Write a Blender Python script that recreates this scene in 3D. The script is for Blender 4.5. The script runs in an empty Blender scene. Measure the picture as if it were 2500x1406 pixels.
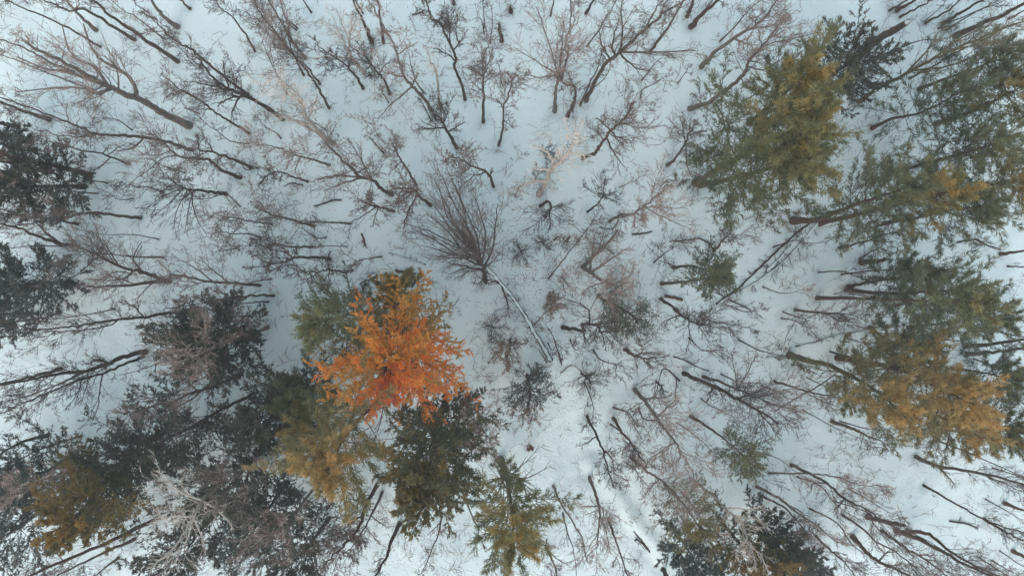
import bpy, math, random
import numpy as np
from mathutils import Vector, Quaternion

# ------------------------------------------------------------------ camera
C = bpy.context.scene
H = 50.0                                   # drone height over the snow (m)
F = 2500 * 24.0 / 36.0                     # focal length in photo pixels
NAD = (1180.0, 645.0)                      # where the plumb line meets the picture
cam = bpy.data.cameras.new('camera'); cam.lens = 24; cam.sensor_width = 36
cam.clip_end = 2000; cam.clip_start = 0.1
camo = bpy.data.objects.new('camera', cam); C.collection.objects.link(camo)
vn = Vector(((NAD[0]-1250)/F, (703-NAD[1])/F, -1)).normalized()
Q = vn.rotation_difference(Vector((0, 0, -1)))
camo.rotation_mode = 'QUATERNION'; camo.rotation_quaternion = Q
camo.location = (0, 0, H)
C.camera = camo
# ------------------------------------------------------------------ world, sun
SUN_EL, SUN_AZ = 38.0, 200.0               # soft low light
w = bpy.data.worlds.new('World'); C.world = w; w.use_nodes = True
nt = w.node_tree; bg = nt.nodes['Background']
sky = nt.nodes.new('ShaderNodeTexSky'); sky.sky_type = 'NISHITA'; sky.sun_disc = False
sky.sun_elevation = math.radians(SUN_EL); sky.sun_rotation = math.radians(SUN_AZ)
sky.air_density = 1.0; sky.dust_density = 2.5; sky.ozone_density = 0.6
nt.links.new(sky.outputs[0], bg.inputs[0]); bg.inputs[1].default_value = 0.12
cloud = nt.nodes.new('ShaderNodeBackground')          # even cloud cover, thin enough to let some blue through
cloud.inputs[0].default_value = (.79, .935, .965, 1); cloud.inputs[1].default_value = 0.62
mxw = nt.nodes.new('ShaderNodeMixShader'); mxw.inputs[0].default_value = 0.7
nt.links.new(bg.outputs[0], mxw.inputs[1]); nt.links.new(cloud.outputs[0], mxw.inputs[2])
nt.links.new(mxw.outputs[0], nt.nodes['World Output'].inputs[0])
sl = bpy.data.lights.new('sun', 'SUN'); sl.energy = 0.6; sl.angle = math.radians(40)
sl.color = (1.0, 0.86, 0.74)
so = bpy.data.objects.new('sun', sl); C.collection.objects.link(so)
az = math.radians(SUN_AZ); el = math.radians(SUN_EL)
sd = Vector((math.sin(az)*math.cos(el), math.cos(az)*math.cos(el), math.sin(el)))
so.rotation_euler = sd.to_track_quat('Z', 'Y').to_euler(); so.location = (0, 0, 80)
C.view_settings.view_transform = 'Standard'; C.view_settings.look = 'None'
C.view_settings.exposure = 1.24; C.view_settings.gamma = 1.0
C.view_settings.use_curve_mapping = False
C.render.engine = 'CYCLES'

rng = np.random.default_rng(7)
UP = np.array((0, 0, 1.0))
Rm = np.array(Q.to_matrix())

def at(px, py, z=0.0):
    """world point at height z seen at photo pixel (px, py)"""
    d = Rm @ np.array(((px-1250)/F, (703-py)/F, -1.0))
    t = (H - z) / -d[2]
    return np.array((d[0]*t, d[1]*t, z))

# ------------------------------------------------------------------ mesh helpers
def nrm(v):
    return v / np.maximum(np.linalg.norm(v, axis=-1, keepdims=True), 1e-9)

class MB:
    """collects vertices / faces and links them as one mesh object"""
    def __init__(s): s.v = []; s.f = []; s.t = []; s.n = 0
    def add(s, v, f, tone=None):
        if len(v) == 0: return
        s.v.append(v); s.f.append(f + s.n); s.n += len(v)
        s.t.append(np.full(len(v), .5) if tone is None else tone)
    def tubes(s, P, R, sides=3, cap=False):
        N, K, _ = P.shape
        if N == 0: return
        T = np.empty_like(P)
        T[:, 1:-1] = P[:, 2:] - P[:, :-2]; T[:, 0] = P[:, 1]-P[:, 0]; T[:, -1] = P[:, -1]-P[:, -2]
        T = nrm(T)
        m = nrm(P[:, -1] - P[:, 0])
        ref = nrm(np.cross(m, nrm(rng.normal(size=(N, 3)))))[:, None, :]
        a = nrm(np.cross(T, ref)); b = np.cross(T, a)
        th = np.arange(sides) * 2*np.pi/sides
        V = P[:, :, None, :] + R[:, :, None, None] * (a[:, :, None, :]*np.cos(th)[:, None] + b[:, :, None, :]*np.sin(th)[:, None])
        idx = np.arange(N*K*sides).reshape(N, K, sides)
        q = np.stack([idx[:, :-1], np.roll(idx, -1, 2)[:, :-1], np.roll(idx, -1, 2)[:, 1:], idx[:, 1:]], -1).reshape(-1, 4)
        s.add(V.reshape(-1, 3), q)
        if cap:
            for n in range(N):
                c = P[n, -1:] + T[n, -1]*R[n, -1]*.15
                s.add(np.concatenate([V[n, -1], c]), np.array([[i, (i+1) % sides, sides, sides] for i in range(sides)]))
    def ribbons(s, P, R):
        """hair-thin twigs: a two-sided strip closing to a point"""
        N, K, _ = P.shape
        if N == 0: return
        T = np.empty_like(P); T[:, 1:-1] = P[:, 2:]-P[:, :-2]; T[:, 0] = P[:, 1]-P[:, 0]; T[:, -1] = P[:, -1]-P[:, -2]
        a = nrm(np.cross(nrm(T), (UP + .8*rng.normal(size=(N, 3)))[:, None, :]))*R[..., None]*1.85
        V = np.concatenate([np.stack([P[:, :-1]+a[:, :-1], P[:, :-1]-a[:, :-1]], 2).reshape(N, -1, 3), P[:, -1:]], 1)
        m = V.shape[1]; b = (np.arange(N)*m)[:, None]
        k = np.arange(K-2)*2
        q = np.stack([b+k, b+k+1, b+k+3, b+k+2], -1).reshape(-1, 4)
        t = np.concatenate([b+m-3, b+m-2, b+m-1, np.full_like(b, -10**9)], 1)
        s.add(V.reshape(-1, 3), np.concatenate([q, t]))
    def build(s, name, mat, parent=None, smooth=True):
        v = np.concatenate(s.v); tone = np.concatenate(s.t)
        f = np.concatenate([np.pad(a, ((0, 0), (0, 4-a.shape[1])), constant_values=-1) for a in s.f])
        # degenerate 4th index = triangle
        tri = (f[:, 3] < 0) | (f[:, 3] == f[:, 2])
        cnt = np.where(tri, 3, 4)
        keep = np.ones(f.shape, bool); keep[tri, 3] = False
        loops = f[keep]
        me = bpy.data.meshes.new(name)
        me.vertices.add(len(v)); me.vertices.foreach_set('co', v.astype(np.float32).ravel())
        me.loops.add(len(loops)); me.loops.foreach_set('vertex_index', loops.astype(np.int32))
        me.polygons.add(len(f))
        st = np.concatenate([[0], np.cumsum(cnt)[:-1]])
        me.polygons.foreach_set('loop_start', st.astype(np.int32))
        if smooth: me.polygons.foreach_set('use_smooth', np.ones(len(f), bool))
        at_ = me.attributes.new('tone', 'FLOAT', 'POINT'); at_.data.foreach_set('value', tone.astype(np.float32))
        me.update(calc_edges=True)
        me.materials.append(mat)
        o = bpy.data.objects.new(name, me); C.collection.objects.link(o)
        if parent is not None:
            o.parent = parent
            o.matrix_parent_inverse = Quaternion().to_matrix().to_4x4()
            loc = np.array(parent.location)
            me.vertices.foreach_set('co', (v - loc).astype(np.float32).ravel())
        return o

def empty(name, loc, label, cat, group=None):
    o = bpy.data.objects.new(name, None); C.collection.objects.link(o)
    o.empty_display_size = .3
    o.location = [float(a) for a in loc]; o['label'] = label; o['category'] = cat
    if group: o['group'] = group
    return o

def grow(P, R, n, t0, t1, L, ang, trop, K, wob, rr=.55, flat=0.0, power=1.0, droop=0.0, rmin=.004, dec=.45):
    """n children on each parent polyline; returns (M,K,3), (M,K)"""
    N, Kp, _ = P.shape
    if N == 0 or n == 0: return np.zeros((0, K, 3)), np.zeros((0, K))
    M = N*n
    pi = np.repeat(np.arange(N), n)
    u = (np.tile((np.arange(n)+.5)/n, N) + rng.uniform(-.5, .5, M)/n)
    t = t0 + (t1-t0)*u**power
    x = np.clip(t*(Kp-1), 0, Kp-1.001); i = x.astype(int); fr = (x-i)[:, None]
    p0 = P[pi, i]*(1-fr) + P[pi, i+1]*fr
    r0 = R[pi, i]*(1-fr[:, 0]) + R[pi, i+1]*fr[:, 0]
    tan = nrm(P[pi, i+1]-P[pi, i])
    g = rng.normal(size=(M, 3)); g[:, 2] *= (1-flat)
    perp = nrm(g - (g*tan).sum(1, keepdims=True)*tan)
    a = np.radians(rng.uniform(ang*.6, ang*1.35, M))[:, None]
    d = nrm(np.cos(a)*tan + np.sin(a)*perp)
    Lp = (L if np.ndim(L) == 0 else np.asarray(L)[pi])
    ln = Lp*(1 - dec*t)*rng.uniform(.55, 1.2, M)
    seg = (ln/(K-1))[:, None]
    out = np.empty((M, K, 3)); out[:, 0] = p0
    for k in range(1, K):
        d = nrm(d + wob*rng.normal(size=(M, 3)) + trop*UP - droop*UP*(k/(K-1)))
        out[:, k] = out[:, k-1] + d*seg
    rb = np.maximum(r0*rr*rng.uniform(.7, 1.1, M), rmin)[:, None]
    tt = np.linspace(0, 1, K)[None]
    return out, np.maximum(rb*(1-.8*tt), rmin*.7)

def smooth_line(pts, sub=4, wig=0.0):
    """Catmull-Rom through pts, resampled"""
    p = np.array(pts, float)
    if len(p) == 2: p = np.array([p[0], (p[0]*2+p[1])/3, (p[0]+p[1]*2)/3, p[1]])
    q = np.concatenate([[2*p[0]-p[1]], p, [2*p[-1]-p[-2]]])
    out = []
    for i in range(1, len(q)-2):
        for j in range(sub):
            t = j/sub
            out.append(.5*((2*q[i]) + (-q[i-1]+q[i+1])*t + (2*q[i-1]-5*q[i]+4*q[i+1]-q[i+2])*t*t + (-q[i-1]+3*q[i]-3*q[i+1]+q[i+2])*t**3))
    out.append(q[-2]); out = np.array(out)
    if wig > 0:
        n = rng.normal(size=out.shape)*wig; n[0] = 0; n[:, 2] *= .3
        out += n
    return out

# ------------------------------------------------------------------ materials
def mat_base(name, rough=.9, spec=.2):
    m = bpy.data.materials.new(name); m.use_nodes = True
    b = m.node_tree.nodes['Principled BSDF']; b.inputs['Roughness'].default_value = rough
    b.inputs['Specular IOR Level'].default_value = spec
    return m, m.node_tree, b
def ramp(t, stops):
    r = t.nodes.new('ShaderNodeValToRGB'); e = r.color_ramp.elements
    while len(e) < len(stops): e.new(.5)
    for el_, (p, c) in zip(e, stops): el_.position = p; el_.color = (*c, 1)
    return r
def noise(t, scale, detail=3, rough=.6, vec=None, dist=0):
    n = t.nodes.new('ShaderNodeTexNoise'); n.inputs['Scale'].default_value = scale
    n.inputs['Detail'].default_value = detail; n.inputs['Roughness'].default_value = rough
    n.inputs['Distortion'].default_value = dist
    if vec is not None: t.links.new(vec, n.inputs['Vector'])
    return n
def bump(t, b, h, strength, dist):
    bu = t.nodes.new('ShaderNodeBump'); bu.inputs['Strength'].default_value = strength
    bu.inputs['Distance'].default_value = dist; t.links.new(h, bu.inputs['Height'])
    t.links.new(bu.outputs[0], b.inputs['Normal'])

def bark(name, a, b_, c, sc=9):
    m, t, b = mat_base(name)
    tc = t.nodes.new('ShaderNodeTexCoord')
    n = noise(t, sc, 5, .7, tc.outputs['Object'])
    r = ramp(t, [(.3, a), (.52, b_), (.72, c)])
    t.links.new(n.outputs['Fac'], r.inputs[0]); t.links.new(r.outputs[0], b.inputs['Base Color'])
    n2 = noise(t, 30, 3, .7, tc.outputs['Object']); bump(t, b, n2.outputs['Fac'], .6, .04)
    return m
BARK = {
 'g': bark('bark_grey_brown', (.045, .034, .030), (.095, .072, .062), (.17, .14, .125)),
 'r': bark('bark_red_brown', (.05, .03, .026), (.10, .062, .052), (.15, .10, .085)),
 'p': bark('bark_light_grey', (.08, .06, .05), (.17, .14, .125), (.30, .26, .24)),
 'k': bark('bark_dark', (.03, .024, .022), (.06, .046, .042), (.11, .085, .078)),
 'w': bark('bark_birch', (.22, .17, .15), (.46, .40, .36), (.66, .60, .56), 6),
 'm': bark('bark_mossy', (.06, .05, .03), (.12, .105, .06), (.20, .18, .12)),
}
def twigmat(name, c):
    m, t, b = mat_base(name)
    oi = t.nodes.new('ShaderNodeTexCoord'); n = noise(t, 1.6, 2, .5, oi.outputs['Object'])
    r = ramp(t, [(.3, tuple(x*.75 for x in c)), (.7, tuple(min(1, x*1.3) for x in c))])
    t.links.new(n.outputs['Fac'], r.inputs[0]); t.links.new(r.outputs[0], b.inputs['Base Color'])
    return m
TWIG = {
 'g': twigmat('twig_grey', (.16, .125, .115)), 'r': twigmat('twig_brown', (.13, .09, .08)),
 'p': twigmat('twig_pink', (.27, .20, .178)), 'k': twigmat('twig_dark', (.075, .06, .057)),
 'w': twigmat('twig_white', (.55, .47, .42)), 'm': twigmat('twig_olive', (.15, .125, .09)),
}
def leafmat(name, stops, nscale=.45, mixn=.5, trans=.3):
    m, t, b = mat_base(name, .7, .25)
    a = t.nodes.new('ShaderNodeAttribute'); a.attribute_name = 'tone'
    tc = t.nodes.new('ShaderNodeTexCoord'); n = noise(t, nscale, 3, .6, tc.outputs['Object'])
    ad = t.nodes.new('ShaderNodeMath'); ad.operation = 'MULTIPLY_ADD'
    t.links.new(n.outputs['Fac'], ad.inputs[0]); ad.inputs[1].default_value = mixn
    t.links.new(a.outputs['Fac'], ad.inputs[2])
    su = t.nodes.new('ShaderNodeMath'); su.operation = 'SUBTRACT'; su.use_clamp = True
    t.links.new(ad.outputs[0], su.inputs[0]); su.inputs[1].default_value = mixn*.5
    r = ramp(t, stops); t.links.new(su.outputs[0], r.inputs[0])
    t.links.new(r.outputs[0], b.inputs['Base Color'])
    tr = t.nodes.new('ShaderNodeBsdfTranslucent'); t.links.new(r.outputs[0], tr.inputs[0])
    mx = t.nodes.new('ShaderNodeMixShader'); mx.inputs[0].default_value = trans
    t.links.new(b.outputs[0], mx.inputs[1]); t.links.new(tr.outputs[0], mx.inputs[2])
    t.links.new(mx.outputs[0], t.nodes['Material Output'].inputs[0])
    return m
LEAF = {
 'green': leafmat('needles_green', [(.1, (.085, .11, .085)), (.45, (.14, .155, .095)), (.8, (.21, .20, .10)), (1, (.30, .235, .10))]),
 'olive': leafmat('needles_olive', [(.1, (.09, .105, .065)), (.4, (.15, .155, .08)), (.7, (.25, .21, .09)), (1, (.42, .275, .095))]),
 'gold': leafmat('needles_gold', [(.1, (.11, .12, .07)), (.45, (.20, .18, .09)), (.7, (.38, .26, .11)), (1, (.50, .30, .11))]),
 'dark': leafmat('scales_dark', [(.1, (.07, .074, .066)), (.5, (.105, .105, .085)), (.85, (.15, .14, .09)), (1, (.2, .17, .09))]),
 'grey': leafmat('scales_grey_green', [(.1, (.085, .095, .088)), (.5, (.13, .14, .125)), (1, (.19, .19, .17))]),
 'orange': leafmat('leaves_orange', [(0, (.34, .27, .11)), (.25, (.58, .36, .11)), (.5, (.86, .40, .09)), (.75, (.93, .32, .09)), (1, (.60, .19, .12))], .3, 1.1, .4),
 'mix': leafmat('leaves_gold_to_dark', [(0, (.07, .074, .056)), (.35, (.12, .115, .065)), (.6, (.22, .145, .055)), (1, (.36, .20, .06))], .3, .8),
 'rust': leafmat('leaves_rust', [(0, (.22, .10, .06)), (1, (.42, .17, .09))]),
 'tan': leafmat('leaves_tan', [(0, (.25, .17, .13)), (1, (.42, .30, .24))]),
}
def snowmat(name):
    m, t, b = mat_base(name, .75, .3)
    tc = t.nodes.new('ShaderNodeTexCoord')
    n = noise(t, .12, 4, .55, tc.outputs['Object'])
    r = ramp(t, [(.3, (.74, .845, .87)), (.7, (.83, .90, .915))])
    t.links.new(n.outputs['Fac'], r.inputs[0]); t.links.new(r.outputs[0], b.inputs['Base Color'])
    n2 = noise(t, 1.5, 10, .8, tc.outputs['Object']); bump(t, b, n2.outputs['Fac'], .8, .35)
    return m
SNOW = snowmat('snow')

# ------------------------------------------------------------------ ground
bases = []          # trunk bases, hollows in the snow
RIDGE = [at(*p)[:2] for p in ((1440, 1130), (1510, 1215), (1560, 1290), (1610, 1345), (1650, 1406), (1690, 1480))]
def ground_z(x, y):
    z = .16*np.sin(x*.21+1.3)*np.cos(y*.27-.4) + .10*np.sin(x*.7+y*.4) + .05*np.sin(x*2.9+2*np.sin(y*.9))*np.sin(y*2.3+1.5*np.cos(x*.8)) + .035*np.sin(x*1.9-y*1.3)*np.cos(y*1.6+x*.5)
    return z - .15
def seg_dist(x, y, pts):
    d = np.full(x.shape, 1e9)
    for a, b in zip(pts[:-1], pts[1:]):
        ab = b-a; t = np.clip(((x-a[0])*ab[0] + (y-a[1])*ab[1])/(ab@ab), 0, 1)
        d = np.minimum(d, np.hypot(x-a[0]-t*ab[0], y-a[1]-t*ab[1]))
    return d
def build_ground():
    def axis(a, n):
        inner = np.linspace(-a, a, n)
        outer = a + np.array([3, 8, 18, 40, 90, 200, 500.])
        return np.concatenate([-outer[::-1], inner, outer])
    xs = axis(46, 321); ys = axis(30, 209)
    X, Y = np.meshgrid(xs, ys); Z = ground_z(X, Y)
    for bx, by, r in bases:
        k = r*2.3+.18
        ix = (abs(xs-bx) < 4*k).nonzero()[0]; iy = (abs(ys-by) < 4*k).nonzero()[0]
        if len(ix) == 0 or len(iy) == 0: continue
        sl_ = np.ix_(iy, ix)
        d = np.hypot(X[sl_]-bx, Y[sl_]-by)
        Z[sl_] += -.24*np.exp(-(d/k)**2) + .04*np.exp(-((d-2*k)/k)**2)
    d = seg_dist(X, Y, RIDGE)
    Z += .30*np.exp(-(d/.42)**2) - .14*np.exp(-((d-.95)/.35)**2)
    nx, ny = len(xs), len(ys)
    idx = np.arange(nx*ny).reshape(ny, nx)
    q = np.stack([idx[:-1, :-1], idx[:-1, 1:], idx[1:, 1:], idx[1:, :-1]], -1).reshape(-1, 4)
    m = MB(); m.add(np.stack([X, Y, Z], -1).reshape(-1, 3), q)
    o = m.build('snow_ground', SNOW); o['kind'] = 'structure'

# ------------------------------------------------------------------ tree skeleton from photo pixels
def px2m(z): return (H - z)/F
def skeleton(pts, hlim, h=None, wig=.02):
    B = at(*pts[0]); T0 = at(*pts[-1])
    if h is None:
        g = T0[:2]; s = 1 - (B[:2]@g)/max(g@g, 1e-6)
        h = float(np.clip(s*H, *hlim))
    P = np.array([at(*p)[:2] for p in pts])
    L = np.concatenate([[0], np.cumsum(np.linalg.norm(np.diff(P, axis=0), axis=1))]); u = L/L[-1]
    k = 1/(1-h/H)
    z = H*(1 - 1/(1+u*(k-1)))
    W = np.array([at(p[0], p[1], zz) for p, zz in zip(pts, z)])
    B[2] = ground_z(B[0], B[1]) - .12; W[0] = B
    return smooth_line(W, 5, wig), h

def trunk_mesh(W, r, tip=.28, sides=8, flare=1.3):
    n = len(W); t = np.linspace(0, 1, n)
    R = r*(1 - (1-tip)*t**.9)
    R *= 1 + (flare-1)*np.exp(-t*n*.7)
    R *= 1 + .05*rng.normal(size=n)
    m = MB(); m.tubes(W[None], R[None], sides, cap=True)
    return m, R

def bare_tree(name, label, cat, group, pts, limbs, wpx, cr, c0, style, h=None, parts=True, nl=None, dens=1.0, tip=.25):
    small = wpx < 6
    hl = (2.0, 13.0) if small else (4.0, 19.0)
    W, h = skeleton(pts, hl, h, .012 if small else .03)
    bold = style == 'w'
    if bold: dens *= .72
    r = wpx*.5*px2m(0)*.84
    bases.append((W[0][0], W[0][1], r))
    root = empty(name, W[0], label, cat, group)
    m, R = trunk_mesh(W, r, tip, 6 if small else 9)
    bm = BARK[style if style != 'w' else 'w']
    m.build('trunk', bm, root)
    crm = cr*px2m(h*.8)
    big = []                                        # limb polylines, resampled to 9 points
    def resample(L, K=9):
        x = np.linspace(0, len(L)-1, K); i = np.minimum(x.astype(int), len(L)-2); f = (x-i)[:, None]
        return L[i]*(1-f) + L[i+1]*f
    for lp in limbs:
        a = None
        # attach to the nearest trunk point in the picture
        best = min(range(len(W)), key=lambda i: np.linalg.norm(at(lp[0][0], lp[0][1], W[i][2]) - W[i]))
        z0 = W[best][2]
        e = at(lp[-1][0], lp[-1][1], z0); ln = np.linalg.norm(e[:2]-W[best][:2])
        z1 = min(z0 + .55*ln, max(h+1.5, z0+.5))
        zs = np.linspace(z0, z1, len(lp))
        q = np.array([at(p[0], p[1], zz) for p, zz in zip(lp, zs)]); q[0] = W[best]
        q = resample(smooth_line(q, 4, .03))
        R0 = R[best]*.72
        big.append((q, np.maximum(R0*(1-np.linspace(0, 1, 9)*.7), .018)))
    if nl is None: nl = int(np.clip(cr/7.5, 5, 14)) if not small else int(np.clip(cr/10, 3, 7))
    k1 = 8
    au, ar = grow(W[None], R[None], nl, c0, .97, crm*1.3, 37, .09, 9, .10, .36, rmin=.011, dec=.35)
    # the leader's tip carries on into the crown
    d = nrm(W[-1]-W[-3]); tl = [W[-1]]; n_tip = 8
    for k in range(n_tip):
        d = nrm(d + .18*rng.normal(size=3) + .12*UP); tl.append(tl[-1] + d*crm*.55/n_tip)
    tipP = np.array(tl); tipR = np.linspace(R[-1], .008, 9)
    P1 = np.concatenate([[b[0] for b in big]] + [au, tipP[None]]) if big else np.concatenate([au, tipP[None]])
    R1 = np.concatenate([[b[1] for b in big]] + [ar, tipR[None]]) if big else np.concatenate([ar, tipR[None]])
    if parts:
        for a, b in zip(P1, R1):
            mm = MB(); mm.tubes(a[None], b[None], 5); mm.build('limb', bm, root)
    f = MB()
    if not parts: f.tubes(P1, R1, 4)
    L1 = np.linalg.norm(np.diff(P1, axis=1), axis=2).sum(1)
    n2 = max(2, int(round((7 if not small else 5)*dens)))
    P2, R2 = grow(P1, R1, n2, .12, .98, L1*.6, 33, .05, 5, .11, .5, rmin=.009, dec=.5)
    f.tubes(P2, R2, 3)
    L2 = np.linalg.norm(np.diff(P2, axis=1), axis=2).sum(1)
    n3 = max(2, int(round((5 if not small else 4)*dens)))
    P3, R3 = grow(P2, R2, n3, .1, 1, L2*.66, 32, .04, 4, .10, .62, rmin=.007)
    if bold: f.tubes(P3, R3*1.5)
    else: f.ribbons(P3, R3)
    L3 = np.linalg.norm(np.diff(P3, axis=1), axis=2).sum(1)
    n4 = max(1, int(round((3 if cr > 80 else 2)*dens)))
    P4, R4 = grow(P3, R3, n4, .1, 1, np.maximum(L3*.75, .15), 32, .03, 3, .08, .8, rmin=.0055)
    f.ribbons(P4, R4)
    # short spurs up the bare bole
    P5, R5 = grow(W[None], R[None], 6, .1, c0+.1, crm*.22, 70, 0, 4, .2, .2, rmin=.008)
    f.tubes(P5, R5, 3)
    tw = f.build('twigs', TWIG[style], root); tw['kind'] = 'stuff'
    return root

def leaf_tris(P, D, ln, wd, tone, up=.6):
    """one triangle-pair leaf per row, long axis along D"""
    n = len(P)
    side = nrm(np.cross(D, nrm(UP*up + rng.normal(size=(n, 3))*.6)))
    l = (ln*rng.uniform(.6, 1.3, n))[:, None]; w_ = (wd*rng.uniform(.7, 1.3, n))[:, None]
    a = P + side*w_*.5; b = P - side*w_*.5; c = P + D*l
    V = np.stack([a, b, c], 1).reshape(-1, 3)
    i = np.arange(n)[:, None]*3 + np.array([0, 1, 2, -1])
    i[:, 3] = -10**9
    return V, i, np.repeat(tone, 3)

def leafy_tree(name, label, cat, group, pts, wpx, cr, c0, leaf, style, h=None, nb=44, slope=.25, curve=.5, tuft=5, ln=.2, wd=.055,
               shape='cone', sparse=1.0, hl=(4, 19), tone_h=.35, tone0=.35, droop=0.0, dead=0, plume=.34, whorl=0, kind_flecks=0, spr=.55):
    W, h = skeleton(pts, hl, h)
    r = wpx*.5*px2m(0)*.92
    bases.append((W[0][0], W[0][1], r))
    root = empty(name, W[0], label, cat, group)
    m, R = trunk_mesh(W, r, .12, 9); m.build('trunk', BARK[style], root)
    crm = cr*px2m(h*.7)*1.2
    n = len(W)
    u = np.linspace(c0, .985, nb) + rng.uniform(-.4, .4, nb)/nb*(1-c0)
    u = np.clip(u, c0*.9, .99)
    v = (u-c0)/(1-c0)                       # 0 crown base .. 1 tip
    if shape == 'cone': env = (1-v*.88)**.85*(1-.25*np.exp(-v*9))
    elif shape == 'round': env = np.sqrt(np.clip(1-(v*1.15-.25)**2, .06, 1))
    else: env = .75+.25*np.sin(v*3)
    azs = np.arange(nb)*2.399 + rng.uniform(-.5, .5, nb)
    if whorl:                                # boughs in tiers round the leader
        lev = np.arange(nb)//whorl; nlv = lev.max()+1
        u = c0 + (.985-c0)*((lev+.5)/nlv)**.9 + rng.uniform(-.15, .15, nb)/nlv*(1-c0)
        v = np.clip((u-c0)/(1-c0), 0, 1)
        env = (1-v*.86)**.8*(1-.3*np.exp(-v*7))
        azs = (np.arange(nb) % whorl)*2*np.pi/whorl + lev*1.1 + rng.uniform(-.3, .3, nb)
    # uneven crown: some sectors longer, gaps between whorls
    lob = 1 + .20*np.sin(azs*3+rng.uniform(0, 6)) + .12*np.sin(azs*5+rng.uniform(0, 6))
    Ls = crm*env*lob*rng.uniform(.75, 1.15, nb)
    x = u*(n-1); i = np.minimum(x.astype(int), n-2); fr = (x-i)[:, None]
    p0 = W[i]*(1-fr)+W[i+1]*fr
    r0 = (R[i]*(1-fr[:, 0]))*.35
    K = 8
    d = np.stack([np.cos(azs), np.sin(azs), slope + .9*v**2 + rng.uniform(-.12, .12, nb)], 1); d = nrm(d)
    B = np.empty((nb, K, 3)); B[:, 0] = p0
    for k in range(1, K):
        d = nrm(d + .09*rng.normal(size=(nb, 3)) + UP*(curve*.12) - droop*UP*.1)
        B[:, k] = B[:, k-1] + d*(Ls/(K-1))[:, None]
    RB = np.maximum(np.clip(r0, .02, .07)[:, None]*(1-.8*np.linspace(0, 1, K))[None], .008)
    f = MB(); f.tubes(B, RB, 4)
    n1 = int(16*sparse)+2
    P2, R2 = grow(B, RB, n1, .18, .99, Ls*plume, 46, .02, 5, .08, .5, flat=.8, rmin=.006, dec=.72)
    f.ribbons(P2, R2)
    if dead:
        P6, R6 = grow(W[None], R[None], dead, .12, c0+.15, crm*.75, 75, .05, 7, .1, .3, rmin=.015, dec=0)
        P7, R7 = grow(P6, R6, 8, .2, 1, crm*.3, 35, .0, 4, .1, .6, rmin=.01)
        f.tubes(P6, R6, 4); f.ribbons(P7, R7)
    br = f.build('branches', BARK[style], root); br['kind'] = 'stuff'
    # foliage sprays
    g = MB()
    def spray(P, per, bt):
        N, Kp, _ = P.shape
        M = N*per; pi = np.repeat(np.arange(N), per)
        t = rng.uniform(.12, 1.0, M); xx = np.clip(t*(Kp-1), 0, Kp-1.001); ii = xx.astype(int); ff = (xx-ii)[:, None]
        p = P[pi, ii]*(1-ff) + P[pi, ii+1]*ff; tan = nrm(P[pi, ii+1]-P[pi, ii])
        D = nrm(tan + spr*rng.normal(size=(M, 3)) + .15*UP)
        p = p + rng.normal(size=(M, 3))*ln*.18
        tn = bt[pi] + rng.normal(size=M)*.07
        V, I, T = leaf_tris(p, D, ln, wd, tn); g.add(V, I, T)
    hz = lambda z: (z - W[0][2])/h
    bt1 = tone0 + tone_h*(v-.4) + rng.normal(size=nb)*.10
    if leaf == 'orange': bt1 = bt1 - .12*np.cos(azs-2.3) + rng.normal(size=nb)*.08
    bt2 = np.repeat(bt1, n1) + rng.normal(size=nb*n1)*.06
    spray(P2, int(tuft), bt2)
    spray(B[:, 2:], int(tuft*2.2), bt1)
    if kind_flecks:
        c = B[:, 2:].reshape(-1, 3); c = c[rng.integers(0, len(c), kind_flecks)] + rng.normal(size=(kind_flecks, 3))*.25
        V, I, T = leaf_tris(c+UP*.12, nrm(rng.normal(size=(kind_flecks, 3))*np.array((1, 1, .1))), .10, .09, np.ones(kind_flecks), up=4)
        g3 = MB(); g3.add(V, I, T); q = g3.build('snow_flecks', SNOW, root, False); q['kind'] = 'stuff'
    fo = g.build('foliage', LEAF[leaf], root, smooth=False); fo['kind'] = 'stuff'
    return root

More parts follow.
